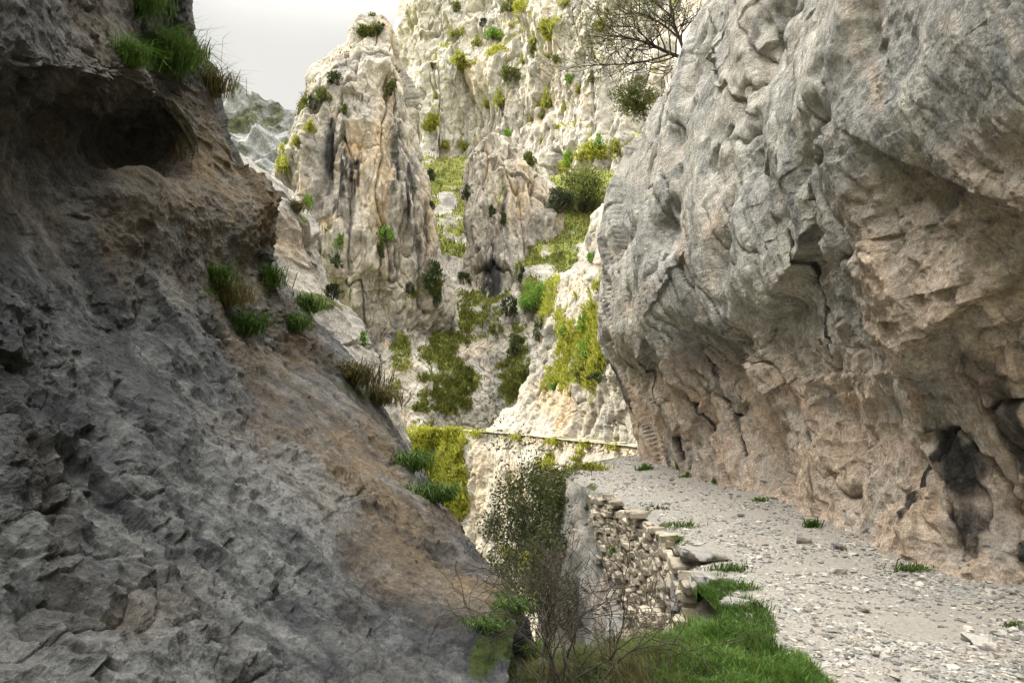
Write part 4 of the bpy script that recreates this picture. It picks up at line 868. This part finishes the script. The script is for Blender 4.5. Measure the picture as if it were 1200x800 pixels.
masonry('retaining_wall',np.stack([xx,yy],1),lambda x,y:-.075,lambda x,y:float(np.interp(y,[5.8,8,10.2,12.6,13.6],[-2.6,-2.4,-1.8,-1.1,-.25])),(.07,.24),(.05,.12),.24,M_STONE,'rough dry-stone wall holding up the outer edge of the trail')
k=np.linspace(.42,.86,60)*(len(c)-1) if False else None
Lf=np.array([W(x,y,d) for x,y,d in far_edge[4:9]]); Mq=cr_matrix(len(Lf),samples([12]*4)); q=(Mq@Lf)[:,:]; q=q[::1]
zi=lambda x,y: float(np.interp(x,q[:,0],q[:,2]))
masonry('parapet_wall',q[::-1,:2]-0.0,lambda x,y:zi(x,y)+.06,lambda x,y:zi(x,y)-.42,(.15,.4),(.1,.18),.4,M_STONE,'low pale stone wall edging the far path',0.05,5)
# ------------------------------------------------------------------ camera, light
cam=bpy.data.cameras.new('camera'); co=bpy.data.objects.new('camera',cam); COL.objects.link(co); sc.camera=co
co.location=(0,0,EYE); co.rotation_euler=(math.radians(90),0,0)
cam.sensor_width=36; cam.lens=36*F/1200; cam.shift_y=(HY-400)/1200; cam.clip_start=.05; cam.clip_end=5000
SUN_EL,SUN_AZ=33.,-72.       # azimuth from +Y (ahead), negative = left
el,az=math.radians(SUN_EL),math.radians(SUN_AZ)
Ld=(math.cos(el)*math.sin(az),math.cos(el)*math.cos(az),math.sin(el))
from mathutils import Vector
sl=bpy.data.lights.new('sun','SUN'); sl.energy=2.1; sl.angle=math.radians(.55); sl.color=(1,.91,.76)
so=bpy.data.objects.new('sun',sl); COL.objects.link(so); so.rotation_euler=Vector(Ld).to_track_quat('Z','Y').to_euler(); so.location=(-30,20,40)
wd=bpy.data.worlds.new('World'); sc.world=wd; wd.use_nodes=True; nt=wd.node_tree; bg=nt.nodes['Background']
sky=nt.nodes.new('ShaderNodeTexSky'); sky.sky_type='NISHITA'; sky.sun_disc=False; sky.sun_elevation=el; sky.sun_rotation=az; sky.air_density=1; sky.dust_density=2
tc=nt.nodes.new('ShaderNodeTexCoord'); sep=nt.nodes.new('ShaderNodeSeparateXYZ'); nt.links.new(tc.outputs['Generated'],sep.inputs[0])
mr=nt.nodes.new('ShaderNodeMapRange'); mr.interpolation_type='SMOOTHSTEP'; mr.inputs['From Min'].default_value=.42; mr.inputs['From Max'].default_value=.9; mr.inputs['To Min'].default_value=1.27; mr.inputs['To Max'].default_value=15.
nt.links.new(sep.outputs['Z'],mr.inputs['Value'])
nz=nt.nodes.new('ShaderNodeTexNoise'); nz.inputs['Scale'].default_value=2.2; nz.inputs['Detail'].default_value=6; nt.links.new(tc.outputs['Generated'],nz.inputs['Vector'])
cl=nt.nodes.new('ShaderNodeMix'); cl.data_type='RGBA'; cl.blend_type='MULTIPLY'; cl.inputs[0].default_value=1
rp=nt.nodes.new('ShaderNodeValToRGB'); rp.color_ramp.elements[0].position=.3; rp.color_ramp.elements[0].color=(.8,.81,.83,1); rp.color_ramp.elements[1].position=.7; rp.color_ramp.elements[1].color=(1.06,1.05,1.02,1)
nt.links.new(nz.outputs['Fac'],rp.inputs[0])
cb=nt.nodes.new('ShaderNodeCombineColor')
for k,g_ in enumerate((1.,.975,.91)):
    m_=nt.nodes.new('ShaderNodeMath'); m_.operation='MULTIPLY'; m_.inputs[1].default_value=g_; nt.links.new(mr.outputs[0],m_.inputs[0]); nt.links.new(m_.outputs[0],cb.inputs[k])
nt.links.new(cb.outputs[0],cl.inputs[6]); nt.links.new(rp.outputs[0],cl.inputs[7])
mx=nt.nodes.new('ShaderNodeMix'); mx.data_type='RGBA'; mx.inputs[0].default_value=.97
nt.links.new(sky.outputs[0],mx.inputs[6]); nt.links.new(cl.outputs[2],mx.inputs[7]); nt.links.new(mx.outputs[2],bg.inputs[0]); bg.inputs[1].default_value=.15
sc.view_settings.view_transform='Standard'; sc.view_settings.look='None'; sc.view_settings.exposure=2.08; sc.view_settings.gamma=1
sc.render.engine='CYCLES'; sc.cycles.max_bounces=6; sc.cycles.diffuse_bounces=4; sc.cycles.transparent_max_bounces=6
sc.cycles.use_denoising=True; sc.cycles.denoiser='OPENIMAGEDENOISE'; sc.cycles.denoising_input_passes='RGB_ALBEDO_NORMAL'; sc.cycles.denoising_prefilter='NONE'; sc.cycles.use_adaptive_sampling=False
print('script done %.1fs'%(time.time()-T0))
